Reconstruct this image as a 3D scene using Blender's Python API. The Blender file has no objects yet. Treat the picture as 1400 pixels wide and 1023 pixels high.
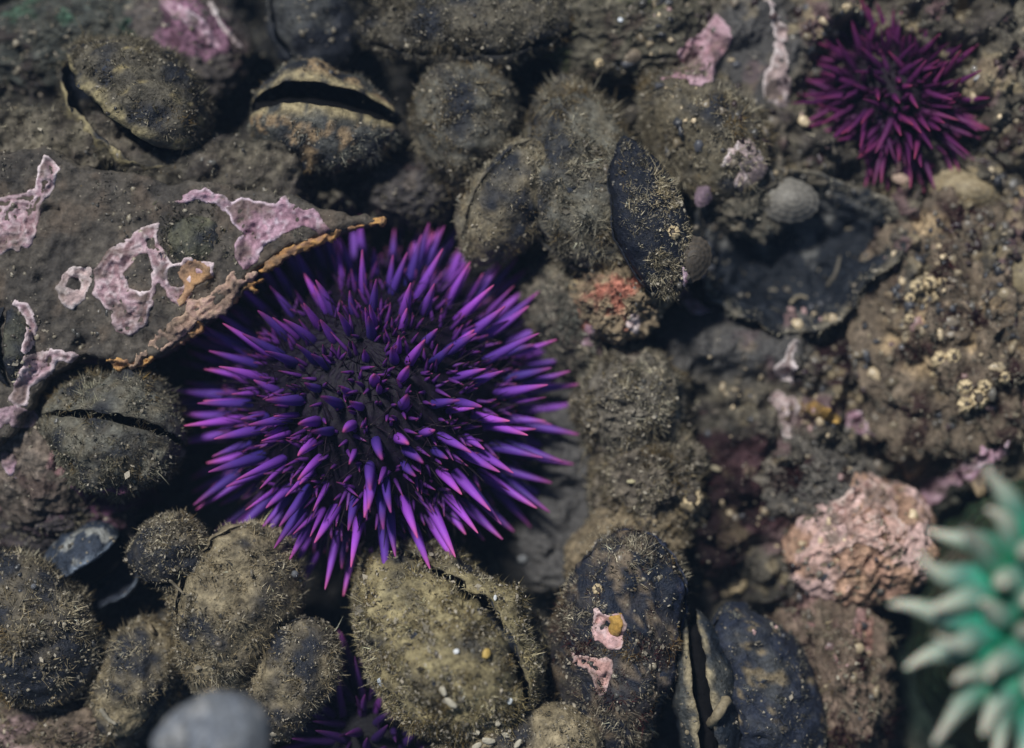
# A rocky tide pool seen from above: purple sea urchins among algae-covered mussels.
# One Blender unit is 1.5 cm; the pool floor lies in the XY plane, Z points up to the surface.
import bpy, math, random
import numpy as np
from mathutils import Vector, Matrix
from mathutils.bvhtree import BVHTree

random.seed(7)
RNG = np.random.default_rng(7)
S = bpy.context.scene
COL = S.collection
S.unit_settings.scale_length = 0.015

# ------------------------------------------------------------------ camera, sky, sun, exposure
HCAM = 30.0
cam = bpy.data.cameras.new('camera')
camo = bpy.data.objects.new('camera', cam)
COL.objects.link(camo)
camo.location = (0, 0, HCAM)
cam.sensor_width = 36.0
cam.lens = 36.0 * HCAM / 14.0
cam.clip_start = 0.1
cam.clip_end = 200
cam.dof.use_dof = True
cam.dof.focus_distance = HCAM - 1.45
cam.dof.aperture_fstop = 0.054
S.camera = camo

SUN_AZ, SUN_EL = math.radians(-32), math.radians(56)
sd = Vector((math.sin(SUN_AZ) * math.cos(SUN_EL), math.cos(SUN_AZ) * math.cos(SUN_EL), math.sin(SUN_EL)))
w = bpy.data.worlds.new('World')
S.world = w
w.use_nodes = True
nt = w.node_tree
sky = nt.nodes.new('ShaderNodeTexSky')
sky.sky_type = 'NISHITA'
sky.sun_disc = False
sky.sun_elevation = SUN_EL
sky.sun_rotation = SUN_AZ
sky.ozone_density = 3.0
sky.dust_density = 0.3
bg = nt.nodes['Background']
bg.inputs['Strength'].default_value = 0.062
nt.links.new(sky.outputs['Color'], bg.inputs['Color'])
sun = bpy.data.lights.new('sun', 'SUN')
sun.energy = 4.8
sun.angle = math.radians(7)
sun.color = (1.0, 1.0, 0.985)
suno = bpy.data.objects.new('sun', sun)
suno.rotation_euler = sd.to_track_quat('Z', 'Y').to_euler()
suno.location = sd * 40
COL.objects.link(suno)
S.view_settings.view_transform = 'Standard'
S.view_settings.look = 'None'
S.view_settings.gamma = 1.0
S.view_settings.use_curve_mapping = False
S.view_settings.exposure = -0.38
S.render.engine = 'CYCLES'
S.cycles.use_denoising = True
S.cycles.max_bounces = 5
S.cycles.diffuse_bounces = 3
S.cycles.glossy_bounces = 2
S.cycles.transmission_bounces = 2
S.cycles.volume_bounces = 1
S.cycles.caustics_reflective = False
S.cycles.caustics_refractive = False


def P(px, py, z=0.0):
    """the point of the pool at height z that the photograph shows at (px, py)"""
    s = (HCAM - z) / HCAM
    return ((px - 700) / 100 * s, (511.5 - py) / 100 * s, z)


# ------------------------------------------------------------------ noise
def _hash(ix, iy, iz, seed):
    h = (ix * 374761393 + iy * 668265263 + iz * 2147483647 + seed * 974634541) & 0xffffffff
    h = ((h ^ (h >> 13)) * 1274126177) & 0xffffffff
    h = ((h ^ (h >> 16)) * 2246822519) & 0xffffffff
    return ((h ^ (h >> 15)) & 0xffffff) / float(0xffffff)


def noise(p, seed=0):
    """smooth value noise in [-1, 1] at the points p (N,2) or (N,3)"""
    p = np.asarray(p, float)
    i = np.floor(p).astype(np.int64)
    f = p - i
    f = f * f * (3 - 2 * f)
    if p.shape[1] == 2:
        a = _hash(i[:, 0], i[:, 1], 0 * i[:, 0], seed)
        b = _hash(i[:, 0] + 1, i[:, 1], 0 * i[:, 0], seed)
        c = _hash(i[:, 0], i[:, 1] + 1, 0 * i[:, 0], seed)
        d = _hash(i[:, 0] + 1, i[:, 1] + 1, 0 * i[:, 0], seed)
        r = (a * (1 - f[:, 0]) + b * f[:, 0]) * (1 - f[:, 1]) + (c * (1 - f[:, 0]) + d * f[:, 0]) * f[:, 1]
        return r * 2 - 1
    r = 0
    for dz in (0, 1):
        for dy in (0, 1):
            for dx in (0, 1):
                wgt = (f[:, 0] if dx else 1 - f[:, 0]) * (f[:, 1] if dy else 1 - f[:, 1]) * (f[:, 2] if dz else 1 - f[:, 2])
                r = r + wgt * _hash(i[:, 0] + dx, i[:, 1] + dy, i[:, 2] + dz, seed)
    return r * 2 - 1


def fbm(p, octaves=4, seed=0, gain=0.5):
    p = np.asarray(p, float)
    r, a, n = 0, 1.0, 0.0
    for k in range(octaves):
        r = r + a * noise(p * (2.03 ** k) + 17.3 * k, seed + k)
        n += a
        a *= gain
    return r / n * 1.5


def sstep(a, b, x):
    t = np.clip((x - a) / (b - a), 0, 1)
    return t * t * (3 - 2 * t)


def mixc(a, b, t):
    a, b = np.asarray(a, float), np.asarray(b, float)
    t = np.asarray(t)[..., None]
    return a * (1 - t) + b * t


# ------------------------------------------------------------------ materials
def material(name, rough=0.8, scale=40.0, amount=0.5, bump=0.3, spec=0.25, sss=0.0, trans=0.0, rand=0.0, dist=0.02, speck=None):
    """colour from the piece's own 'tint' attribute, broken up by fine noise, with fine relief"""
    m = bpy.data.materials.new(name)
    m.use_nodes = True
    n, l = m.node_tree.nodes, m.node_tree.links
    b = n['Principled BSDF']
    at = n.new('ShaderNodeAttribute')
    at.attribute_name = 'tint'
    col = at.outputs['Color']
    tc = n.new('ShaderNodeTexCoord')
    if amount or bump:
        nz = n.new('ShaderNodeTexNoise')
        nz.inputs['Scale'].default_value = scale
        nz.inputs['Detail'].default_value = 4
        nz.inputs['Roughness'].default_value = 0.65
        l.new(tc.outputs['Object'], nz.inputs['Vector'])
    if amount:
        mr = n.new('ShaderNodeMapRange')
        mr.inputs['From Min'].default_value = 0.3
        mr.inputs['From Max'].default_value = 0.7
        mr.inputs['To Min'].default_value = 1 - amount
        mr.inputs['To Max'].default_value = 1 + amount
        l.new(nz.outputs['Fac'], mr.inputs['Value'])
        mx = n.new('ShaderNodeMix')
        mx.data_type = 'RGBA'
        mx.blend_type = 'MULTIPLY'
        mx.inputs['Factor'].default_value = 1.0
        l.new(col, mx.inputs['A'])
        l.new(mr.outputs['Result'], mx.inputs['B'])
        col = mx.outputs['Result']
    if speck:                                     # pale grains of sand and shell stuck to the surface
        vo = n.new('ShaderNodeTexVoronoi')
        vo.inputs['Scale'].default_value = speck[0]
        l.new(tc.outputs['Object'], vo.inputs['Vector'])
        cr = n.new('ShaderNodeMapRange')
        cr.inputs['From Min'].default_value = 0.10
        cr.inputs['From Max'].default_value = 0.22
        cr.inputs['To Min'].default_value = 1.0
        cr.inputs['To Max'].default_value = 0.0
        l.new(vo.outputs['Distance'], cr.inputs['Value'])
        sx = n.new('ShaderNodeSeparateColor')
        l.new(vo.outputs['Color'], sx.inputs['Color'])
        gt = n.new('ShaderNodeMath')
        gt.operation = 'GREATER_THAN'
        gt.inputs[1].default_value = speck[2]
        l.new(sx.outputs['Red'], gt.inputs[0])
        mu = n.new('ShaderNodeMath')
        mu.operation = 'MULTIPLY'
        l.new(cr.outputs['Result'], mu.inputs[0])
        l.new(gt.outputs['Value'], mu.inputs[1])
        m2 = n.new('ShaderNodeMix')
        m2.data_type = 'RGBA'
        l.new(mu.outputs['Value'], m2.inputs['Factor'])
        l.new(col, m2.inputs['A'])
        m2.inputs['B'].default_value = (*speck[1], 1)
        col = m2.outputs['Result']
    if rand:
        oi = n.new('ShaderNodeObjectInfo')
        hs = n.new('ShaderNodeHueSaturation')
        for sock, lo, hi in (('Hue', 0.5 - 0.03 * rand, 0.5 + 0.02 * rand), ('Value', 1 - 0.35 * rand, 1 + 0.25 * rand)):
            r_ = n.new('ShaderNodeMapRange')
            r_.inputs['To Min'].default_value = lo
            r_.inputs['To Max'].default_value = hi
            l.new(oi.outputs['Random'], r_.inputs['Value'])
            l.new(r_.outputs['Result'], hs.inputs[sock])
        l.new(col, hs.inputs['Color'])
        col = hs.outputs['Color']
    l.new(col, b.inputs['Base Color'])
    b.inputs['Roughness'].default_value = rough
    b.inputs['Specular IOR Level'].default_value = spec
    if sss:
        b.inputs['Subsurface Weight'].default_value = sss
        b.inputs['Subsurface Scale'].default_value = 0.12
    if bump:
        bp = n.new('ShaderNodeBump')
        bp.inputs['Strength'].default_value = bump
        bp.inputs['Distance'].default_value = dist
        l.new(nz.outputs['Fac'], bp.inputs['Height'])
        l.new(bp.outputs['Normal'], b.inputs['Normal'])
    if trans:
        tr = n.new('ShaderNodeBsdfTranslucent')
        l.new(col, tr.inputs['Color'])
        ms = n.new('ShaderNodeMixShader')
        ms.inputs['Fac'].default_value = trans
        l.new(b.outputs['BSDF'], ms.inputs[1])
        l.new(tr.outputs['BSDF'], ms.inputs[2])
        l.new(ms.outputs['Shader'], n['Material Output'].inputs['Surface'])
    return m


M_GROUND = material('silt_and_rock', 0.9, 14, 0.45, 0.7, 0.15, dist=0.05, speck=(16, (0.3, 0.26, 0.2), 0.86))
M_FUZZ = material('filament_algae', 0.85, 3, 0.0, 0.0, 0.1, trans=0.25)
M_SHELL = material('mussel_shell', 0.55, 13, 0.55, 0.8, 0.3, dist=0.06, speck=(11, (0.28, 0.24, 0.17), 0.8))
M_MANTLE = material('mussel_mantle', 0.85, 10, 0.4, 0.6, 0.1, dist=.06)
M_CRUST = material('coralline_crust', 0.8, 26, 0.30, 0.6, 0.2, sss=0.0, dist=0.03)
M_SPINE = material('urchin_spine', 0.5, 30, 0.2, 0.2, 0.3, rand=1.35, dist=0.01)
M_TEST = material('urchin_test', 0.6, 18, 0.6, 0.5, 0.2)
M_ANEM = material('anemone_flesh', 0.45, 12, 0.22, 0.15, 0.35, sss=0.35, rand=0.5)
M_LIMPET = material('limpet_shell', 0.6, 14, 0.35, 0.4, 0.3)
M_ROCK = material('encrusted_rock', 0.9, 11, 0.55, 0.8, 0.15, dist=0.06, speck=(14, (0.34, 0.29, 0.22), 0.82))

M_KNOB = material('knobs_and_grit', 0.35, 14, 0.4, 0.4, 0.55, dist=0.03)


# ------------------------------------------------------------------ mesh helpers
def mesh(name, v, f, tint=None, mat=None, smooth=True):
    """v (N,3); f: one (M,k) int array or a list of such arrays"""
    me = bpy.data.meshes.new(name)
    fs = f if isinstance(f, list) else [f]
    fs = [np.asarray(a, np.int32) for a in fs if len(a)]
    v = np.asarray(v, np.float32)
    loops = np.concatenate([a.ravel() for a in fs])
    counts = np.concatenate([np.full(len(a), a.shape[1], np.int32) for a in fs])
    starts = np.concatenate([[0], np.cumsum(counts)[:-1]]).astype(np.int32)
    me.vertices.add(len(v))
    me.vertices.foreach_set('co', v.ravel())
    me.loops.add(len(loops))
    me.loops.foreach_set('vertex_index', loops)
    me.polygons.add(len(counts))
    me.polygons.foreach_set('loop_start', starts)
    me.polygons.foreach_set('loop_total', counts)
    me.polygons.foreach_set('use_smooth', np.full(len(counts), smooth, bool))
    if tint is not None:
        t = np.ones((len(v), 4), np.float32)
        t[:, :3] = np.clip(np.broadcast_to(np.asarray(tint, float), (len(v), 3)), 0, 1)
        a = me.attributes.new('tint', 'FLOAT_COLOR', 'POINT')
        a.data.foreach_set('color', t.ravel())
    me.update(calc_edges=True)
    if mat:
        me.materials.append(mat)
    return me


def link(name, me, parent=None, loc=None, kind=None):
    o = bpy.data.objects.new(name, me)
    COL.objects.link(o)
    if parent is not None:
        o.parent = parent
    if loc is not None:
        o.location = loc
    if kind:
        o['kind'] = kind
    return o


def tag(o, label, cat, group=None):
    o['label'] = label
    o['category'] = cat
    if group:
        o['group'] = group
    return o


def empty(name, loc, label, cat, group=None):
    o = bpy.data.objects.new(name, None)
    o.empty_display_size = 0.2
    COL.objects.link(o)
    o.location = loc
    return tag(o, label, cat, group)


def grid_faces(nu, nv, wrap=False):
    i = np.arange(nu - 1)[:, None]
    j = np.arange(nv if wrap else nv - 1)[None, :]
    j2 = (j + 1) % nv
    f = np.stack([i * nv + j, (i + 1) * nv + j, (i + 1) * nv + j2, i * nv + j2], -1)
    return f.reshape(-1, 4)


def rot(yaw, pitch, roll):
    return np.array(Matrix.Rotation(yaw, 3, 'Z') @ Matrix.Rotation(-pitch, 3, 'Y') @ Matrix.Rotation(roll, 3, 'X'))


SOLID_V, SOLID_F, _nv = [], [], 0


def solid(v, f):
    """remember a surface, in world coordinates, for things that rest on it"""
    global _nv
    SOLID_V.append(np.asarray(v, float))
    SOLID_F.append(np.asarray(f) + _nv)
    _nv += len(v)


# ------------------------------------------------------------------ algae filaments
TAN = [(0.42, 0.34, 0.205), (0.24, 0.185, 0.10), (0.60, 0.53, 0.38), (0.075, 0.06, 0.04)]
GOLD = [(0.44, 0.365, 0.19), (0.26, 0.20, 0.09), (0.62, 0.55, 0.36), (0.08, 0.064, 0.034)]
BROWN = [(0.18, 0.155, 0.105), (0.11, 0.092, 0.064), (0.30, 0.265, 0.18), (0.05, 0.043, 0.036)]
GREY = [(0.19, 0.185, 0.15), (0.11, 0.109, 0.094), (0.34, 0.33, 0.26), (0.06, 0.06, 0.058)]
OCHRE = np.array((0.24, 0.145, 0.035))
OLIVE = [(0.17, 0.16, 0.095), (0.10, 0.098, 0.065), (0.28, 0.26, 0.18), (0.055, 0.055, 0.045)]
MAROON = [(0.030, 0.008, 0.011), (0.018, 0.005, 0.007), (0.06, 0.016, 0.017), (0.012, 0.004, 0.006)]


def blades(p, nrm, length, width, palette, flow=(0, 0, 0), wild=0.55, seed=0, chips=0.05, tintpos=2.2):
    """filaments and flecks of shell at the points p; returns verts, faces, tints"""
    rng = np.random.default_rng(seed + 11)
    n = len(p)
    cl = np.stack([noise(p * 7.0, seed + 40 + k) for k in range(3)], 1)
    cl2 = np.stack([noise(p * 2.5, seed + 50 + k) for k in range(3)], 1)
    d = nrm * 0.42 + cl * wild * 1.25 + cl2 * wild * 0.8 + np.array((0, 0, -.12)) + rng.normal(0, 0.40, (n, 3)) + np.asarray(flow, float)
    d /= np.linalg.norm(d, axis=1)[:, None] + 1e-9
    ln = length * np.where(rng.random(n) < 0.035, rng.uniform(0.75, 1.25, n), rng.uniform(0.2, 0.75, n)) * np.clip(1 + 0.85 * noise(p * 3.1, seed + 60), .25, 2)
    bend = rng.normal(0, 0.42, (n, 3)) * ln[:, None]
    bend[:, 2] -= 0.12 * ln
    sd_ = np.cross(d, rng.normal(0, 1, (n, 3)))
    sd_ /= np.linalg.norm(sd_, axis=1)[:, None] + 1e-9
    wd = (width * rng.uniform(0.6, 1.35, n))[:, None]
    p = p + nrm * (0.035 * np.clip(noise(p * 9.0, seed + 33) + 0.4 * noise(p * 19.0, seed + 34), -0.6, 1))[:, None]
    base = p - nrm * 0.03
    mid = base + d * (ln * 0.55)[:, None] + bend * 0.3
    tip = base + d * ln[:, None] + bend
    v = np.empty((n, 5, 3))
    v[:, 0] = base - sd_ * wd * 0.5
    v[:, 1] = base + sd_ * wd * 0.5
    v[:, 2] = mid + sd_ * wd * 0.42
    v[:, 3] = mid - sd_ * wd * 0.42
    v[:, 4] = tip
    o = (np.arange(n) * 5)[:, None]
    q = o + np.array([0, 1, 2, 3])
    t = o + np.array([3, 2, 4])
    pal = np.array(palette)
    t1 = np.clip(0.5 + 0.9 * noise(p * tintpos, seed + 70) + rng.normal(0, 0.3, n), 0, 1)
    t2 = np.clip(0.45 + 0.7 * noise(p * tintpos * 2.7, seed + 71) + 0.5 * noise(p * 9, seed + 72) + rng.normal(0, 0.35, n), 0, 1)
    c = mixc(mixc(pal[1], pal[0], t1), mixc(pal[3], pal[2], t1), t2) * np.exp(rng.normal(0, 0.32, n))[:, None]
    if palette[0][0] > 0.12:
        c = mixc(c, OCHRE * 0.9, sstep(0.35, 0.75, noise(p * 3.3, seed + 73)) * rng.uniform(0.2, 0.9, n))
        c = mixc(c, pal[2] * 1.1, sstep(0.45, 0.8, noise(p * 6.0, seed + 74)) * rng.uniform(0.0, 0.9, n))
        c = c * (1 - 0.75 * sstep(0.25, 0.65, noise(p * 4.3, seed + 75)))[:, None] * np.clip(1 + 0.55 * noise(p * 12, seed + 76), .3, 2)[:, None]
    tint = np.repeat(c[:, None], 5, 1)
    V, T = v.reshape(-1, 3), tint.reshape(-1, 3)
    F = [q, t]
    m = int(n * chips * 2.6)
    if m:                                          # flecks of shell caught among the filaments
        k = rng.choice(n, m, replace=False)
        ctr = base[k] + d[k] * (ln[k] * rng.uniform(0.7, 1.1, m))[:, None]
        a = rng.normal(0, 1, (m, 3)); a /= np.linalg.norm(a, axis=1)[:, None]
        b = np.cross(a, rng.normal(0, 1, (m, 3))); b /= np.linalg.norm(b, axis=1)[:, None]
        sz = (0.015 * np.exp(rng.normal(0, 0.45, m)))[:, None]
        cv = np.stack([ctr - a * sz, ctr + b * sz * 0.7, ctr + a * sz * 1.1, ctr - b * sz * 0.6], 1).reshape(-1, 3)
        g = 0.04 + 0.60 * rng.random(m) ** 1.7
        cc = np.repeat((g[:, None] * np.array([1.0, 0.88, 0.68]))[:, None], 4, 1).reshape(-1, 3)
        F = [np.concatenate([q, len(V) + (np.arange(m) * 4)[:, None] + np.arange(4)]), t]
        V, T = np.concatenate([V, cv]), np.concatenate([T, cc])
    return V, F, T


def scatter(v, f, density, seed, mask=None, minz=-0.3):
    """points spread over quads f of the surface v; density per square unit"""
    rng = np.random.default_rng(seed)
    a, b, c, d = (v[f[:, k]] for k in range(4))
    cr = np.cross(c - a, d - b)
    area = np.linalg.norm(cr, axis=1) * 0.5
    nf = cr / (2 * area[:, None] + 1e-12)
    wgt = area * (nf[:, 2] > minz)
    if mask is not None:
        wgt = wgt * np.clip(mask[f].mean(1), 0, 1)
    n = int(wgt.sum() * density)
    if n < 1:
        return np.zeros((0, 3)), np.zeros((0, 3))
    k = rng.choice(len(f), n, p=wgt / wgt.sum())
    s, t = rng.random(n)[:, None], rng.random(n)[:, None]
    p = (a[k] * (1 - s) + b[k] * s) * (1 - t) + (d[k] * (1 - s) + c[k] * s) * t
    return p, nf[k]


def fuzz(parent, loc, p, nrm, length, palette, seed, width=0.017, chips=0.05, flow=(0, 0, 0), wild=0.55, name='algae_fuzz'):
    if not len(p):
        return
    V, F, T = blades(p, nrm, length, width, palette, flow, wild, seed, chips)
    o = link(name, mesh(name, V - np.asarray(loc), F, T, M_FUZZ, False), parent, None if parent else loc, 'stuff')
    return o


# ------------------------------------------------------------------ pool floor
def poly_sd(pts, poly):
    """signed distance (negative inside) of pts (N,2) to the polygon poly (M,2)"""
    a, b = poly, np.roll(poly, -1, 0)
    e = b - a
    wv = pts[:, None] - a[None]
    h = np.clip((wv * e).sum(-1) / ((e * e).sum(-1) + 1e-12), 0, 1)
    dd = wv - e * h[..., None]
    dist = np.sqrt((dd ** 2).sum(-1).min(1))
    y0, y1 = a[None, :, 1] > pts[:, None, 1], b[None, :, 1] > pts[:, None, 1]
    xi = a[:, 0] + (pts[:, None, 1] - a[:, 1]) * e[:, 0] / np.where(np.abs(e[:, 1]) < 1e-9, 1e-9, e[:, 1])
    ins = ((y0 != y1) & (pts[:, None, 0] < xi)).sum(1) % 2 == 1
    return np.where(ins, -dist, dist)


def WP(pts, z=0.0):
    return np.array([P(x, y, z)[:2] for x, y in pts])


def gauss(p, px, py, rx, ry=None, z=0):
    c = P(px, py, z)
    ry = ry or rx
    return np.exp(-(((p[:, 0] - c[0]) / (rx / 100)) ** 2 + ((p[:, 1] - c[1]) / (ry / 100)) ** 2))


def ground_raw(p):
    r1 = fbm(p * 0.75, 4, 3)
    r2 = fbm(p * 2.6 + 5, 4, 21)
    r3 = fbm(p * 9.0, 3, 33)
    right = sstep(1.6, 3.4, p[:, 0] + 0.25 * p[:, 1])
    g = -0.75 + 0.25 * r1 + 0.16 * r2 + 0.045 * r3
    g += right * (0.75 + 0.25 * r1 + 0.22 * r2 + 0.05 * r3)
    hol = np.clip(gauss(p, 520, 550, 300, 290) * 1.6, 0, 1)
    g = g * (1 - hol) + hol * (-0.95 + 0.03 * r2)
    silt = np.clip(gauss(p, 775, 640, 60, 150) * 1.3 + gauss(p, 740, 760, 70, 60), 0, 1)
    g = g * (1 - silt) + silt * (-0.1 + 0.03 * r2)
    silt2 = np.clip(gauss(p, 1000, 470, 130, 55) * 1.2, 0, 1)
    g = g * (1 - silt2) + silt2 * (0.30 + 0.04 * r2)
    top = np.clip(gauss(p, 1030, 60, 70, 110) * 1.3, 0, 1)
    g = g * (1 - top) + top * (0.1 + 0.02 * r2)
    hole = np.clip(gauss(p, 1330, 900, 130, 190) * 1.9, 0, 1)
    g = g * (1 - hole) + hole * -1.5
    fill = np.clip(np.maximum(gauss(p, 235, 925, 120, 75), gauss(p, 110, 900, 60, 60)) * 1.4, 0, 1)
    g = g * (1 - fill) + fill * (0.62 + 0.2 * r2 + 0.05 * r3)
    mar = np.clip(gauss(p, 985, 690, 70, 130) * 1.5, 0, 1)
    g = g * (1 - mar) + mar * (0.25 + 0.2 * r2 + 0.06 * r3)
    gap = gauss(p, 1050, 850, 70, 90)
    g -= gap * 0.6
    left = 1 - right
    g -= left * 0.45 * (1 - silt)
    dish = np.clip(gauss(p, 1085, 340, 112, 82) * 1.5, 0, 1)
    g = g * (1 - dish) + dish * (-1.0 + .1 * r2)
    shelf = np.clip(np.maximum(gauss(p, 310, 245, 190, 62), gauss(p, 60, 205, 200, 70)) * 1.5 + .25 * r2, 0, 1)
    g = g * (1 - shelf) + shelf * (0.80 + 0.2 * r2 + 0.03 * r3)
    return g


GX0, GX1, GY0, GY1, GS = -9.0, 9.0, -7.0, 7.0, 0.027
gx = np.arange(GX0, GX1, GS)
gy = np.arange(GY0, GY1, GS)
GXX, GYY = np.meshgrid(gx, gy, indexing='ij')
gp = np.stack([GXX.ravel(), GYY.ravel()], 1)
gz = ground_raw(gp)
GZ = gz.reshape(GXX.shape)


def ground(p):
    p = np.asarray(p, float)
    u = np.clip((p[:, 0] - GX0) / GS, 0, len(gx) - 1.01)
    v = np.clip((p[:, 1] - GY0) / GS, 0, len(gy) - 1.01)
    i, j = u.astype(int), v.astype(int)
    a, b = u - i, v - j
    return (GZ[i, j] * (1 - a) + GZ[i + 1, j] * a) * (1 - b) + (GZ[i, j + 1] * (1 - a) + GZ[i + 1, j + 1] * a) * b


def maroon_zone(p):
    m = gauss(p, 990, 640, 75, 60) + gauss(p, 985, 730, 50, 90) + 0.9 * gauss(p, 1150, 480, 70, 60) + 0.8 * gauss(p, 1230, 590, 90, 50) \
        + 0.8 * gauss(p, 880, 480, 50, 30) + 0.7 * gauss(p, 180, 850, 40, 40) + 0.6 * gauss(p, 1090, 690, 60, 40)
    return np.clip(sstep(0.35, 0.65, m + 0.35 * fbm(p * 3.0, 4, 90)), 0, 1)


def silt_zone(p):
    m = gauss(p, 1000, 470, 130, 60) + gauss(p, 780, 620, 60, 140) + gauss(p, 1035, 60, 70, 110) + gauss(p, 740, 760, 70, 50) + gauss(p, 280, 690, 120, 60)
    return np.clip(sstep(0.3, 0.7, m + 0.15 * fbm(p * 2.5, 3, 95)), 0, 1)


n1 = fbm(gp * 1.3, 4, 60) * 0.5 + 0.5
n2 = fbm(gp * 4.0, 4, 64) * 0.5 + 0.5
gc = mixc(mixc((0.045, 0.04, 0.033), (0.14, 0.115, 0.08), n2), mixc((0.075, 0.055, 0.045), (0.19, 0.155, 0.10), n2), n1)
gc = gc * np.clip(1 + .6 * fbm(gp * 9, 3, 61), .3, 1.9)[:, None]
gc = mixc(gc, (0.10, 0.088, 0.076), silt_zone(gp))
gc = mixc(gc, mixc((0.008, 0.003, 0.004), (0.034, 0.009, 0.012), n2), maroon_zone(gp) * 0.93)
gap_shade = (1 - np.clip(gauss(gp, 235, 925, 120, 75) * 1.4, 0, 1)) * (1 - sstep(1.6, 3.4, gp[:, 0] + 0.25 * gp[:, 1])) * (1 - silt_zone(gp)) * (1 - np.clip(np.maximum(gauss(gp, 330, 245, 160, 42), gauss(gp, 60, 205, 200, 50)) * 1.6, 0, 1))
gc = mixc(gc, gc * np.array((.33, .36, .42)), gap_shade)  # shade of the gaps between mussels put into the floor colour, darker and bluer
pinkz = sstep(0.62, 0.8, fbm(gp * 2.2 + 3, 4, 66) * 0.5 + 0.5) * sstep(2.5, 4.0, gp[:, 0])
gc = mixc(gc, (0.26, 0.14, 0.14), pinkz * 0.5)
tanz = sstep(0.66, 0.85, fbm(gp * 3.1 + 8, 4, 68) * 0.5 + 0.5) * sstep(2.5, 4.0, gp[:, 0])
gc = mixc(gc, (0.36, 0.27, 0.15), tanz * 0.7)
hole_shade = np.clip(gauss(gp, 1320, 900, 110, 190) * 1.6, 0, 1)
gc = mixc(gc, (0.02, 0.03, 0.02), hole_shade)  # shade of the deep hole around the anemone painted into the floor
gv = np.concatenate([gp, gz[:, None]], 1)
gc = gc * np.array((.92, .98, 1.06))
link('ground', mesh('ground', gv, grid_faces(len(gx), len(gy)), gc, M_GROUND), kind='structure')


def in_frame(p, z=0, m=0.35):
    s = (HCAM - z) / HCAM
    return (np.abs(p[:, 0]) < 7 * s + m) & (np.abs(p[:, 1]) < 5.115 * s + m)


def ground_turf(name, n, length, palette, seed, weight, width=0.016, chips=0.08, wild=0.6):
    rng = np.random.default_rng(seed)
    p = np.stack([rng.uniform(-7.4, 7.4, n), rng.uniform(-5.5, 5.5, n)], 1)
    keep = rng.random(n) < weight(p)
    p = p[keep]
    e = 0.03
    z = ground(p)
    nx = (ground(p - [e, 0]) - ground(p + [e, 0])) / (2 * e)
    ny = (ground(p - [0, e]) - ground(p + [0, e])) / (2 * e)
    nr = np.stack([nx, ny, np.ones(len(p))], 1)
    nr /= np.linalg.norm(nr, axis=1)[:, None]
    V, F, T = blades(np.column_stack([p, z]), nr, length, width, palette, (0, 0, 0), wild, seed, chips)
    o = link(name, mesh(name, V, F, T, M_FUZZ, False), kind='stuff')
    return o


def w_turf(p):
    return np.clip((1 - silt_zone(p) * 0.93) * (1 - maroon_zone(p)) * (1 - np.clip(gauss(p, 1320, 900, 110, 190) * 2, 0, 1))
                   * (1 - np.clip(gauss(p, 515, 545, 270) * 2, 0, 0.95)) * (0.35 + 0.9 * sstep(-0.3, 0.5, fbm(p * 1.7, 3, 80))), 0, 1)


o = ground_turf('algae_turf', 150000, 0.10, GREY[:2] + TAN[2:3] + BROWN[3:], 301, w_turf)
o['label'] = 'short brown grey algae turf covering the pool floor'
o = ground_turf('red_algae_turf', 90000, 0.09, MAROON, 302, lambda p: maroon_zone(p), width=0.02, chips=0.045)
o['label'] = 'dark maroon red algae turf on the rock right of the large urchin'

# ------------------------------------------------------------------ the water of the pool
def water(top, bottom):
    m = bpy.data.materials.new('clear_sea_water')
    m.use_nodes = True
    n = m.node_tree.nodes
    n.remove(n['Principled BSDF'])
    v = n.new('ShaderNodeVolumePrincipled')
    v.inputs['Color'].default_value = (.24, .36, .54, 1)
    v.inputs['Density'].default_value = WATER_DENSITY
    v.inputs['Anisotropy'].default_value = 0.0
    m.node_tree.links.new(v.outputs['Volume'], n['Material Output'].inputs['Volume'])
    c = np.array([(x, y, z) for z in (bottom, top) for x, y in ((-8.9, -6.9), (8.9, -6.9), (8.9, 6.9), (-8.9, 6.9))])
    f = np.array([(0, 3, 2, 1), (4, 5, 6, 7), (0, 1, 5, 4), (1, 2, 6, 5), (2, 3, 7, 6), (3, 0, 4, 7)])
    link('water', mesh('water', c, f, None, m, False), kind='structure')


WATER_DENSITY = 0.0065
water(6.6, -3.2)

# ------------------------------------------------------------------ mussels
GM = 'algae covered mussels packed around the urchins'


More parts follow.
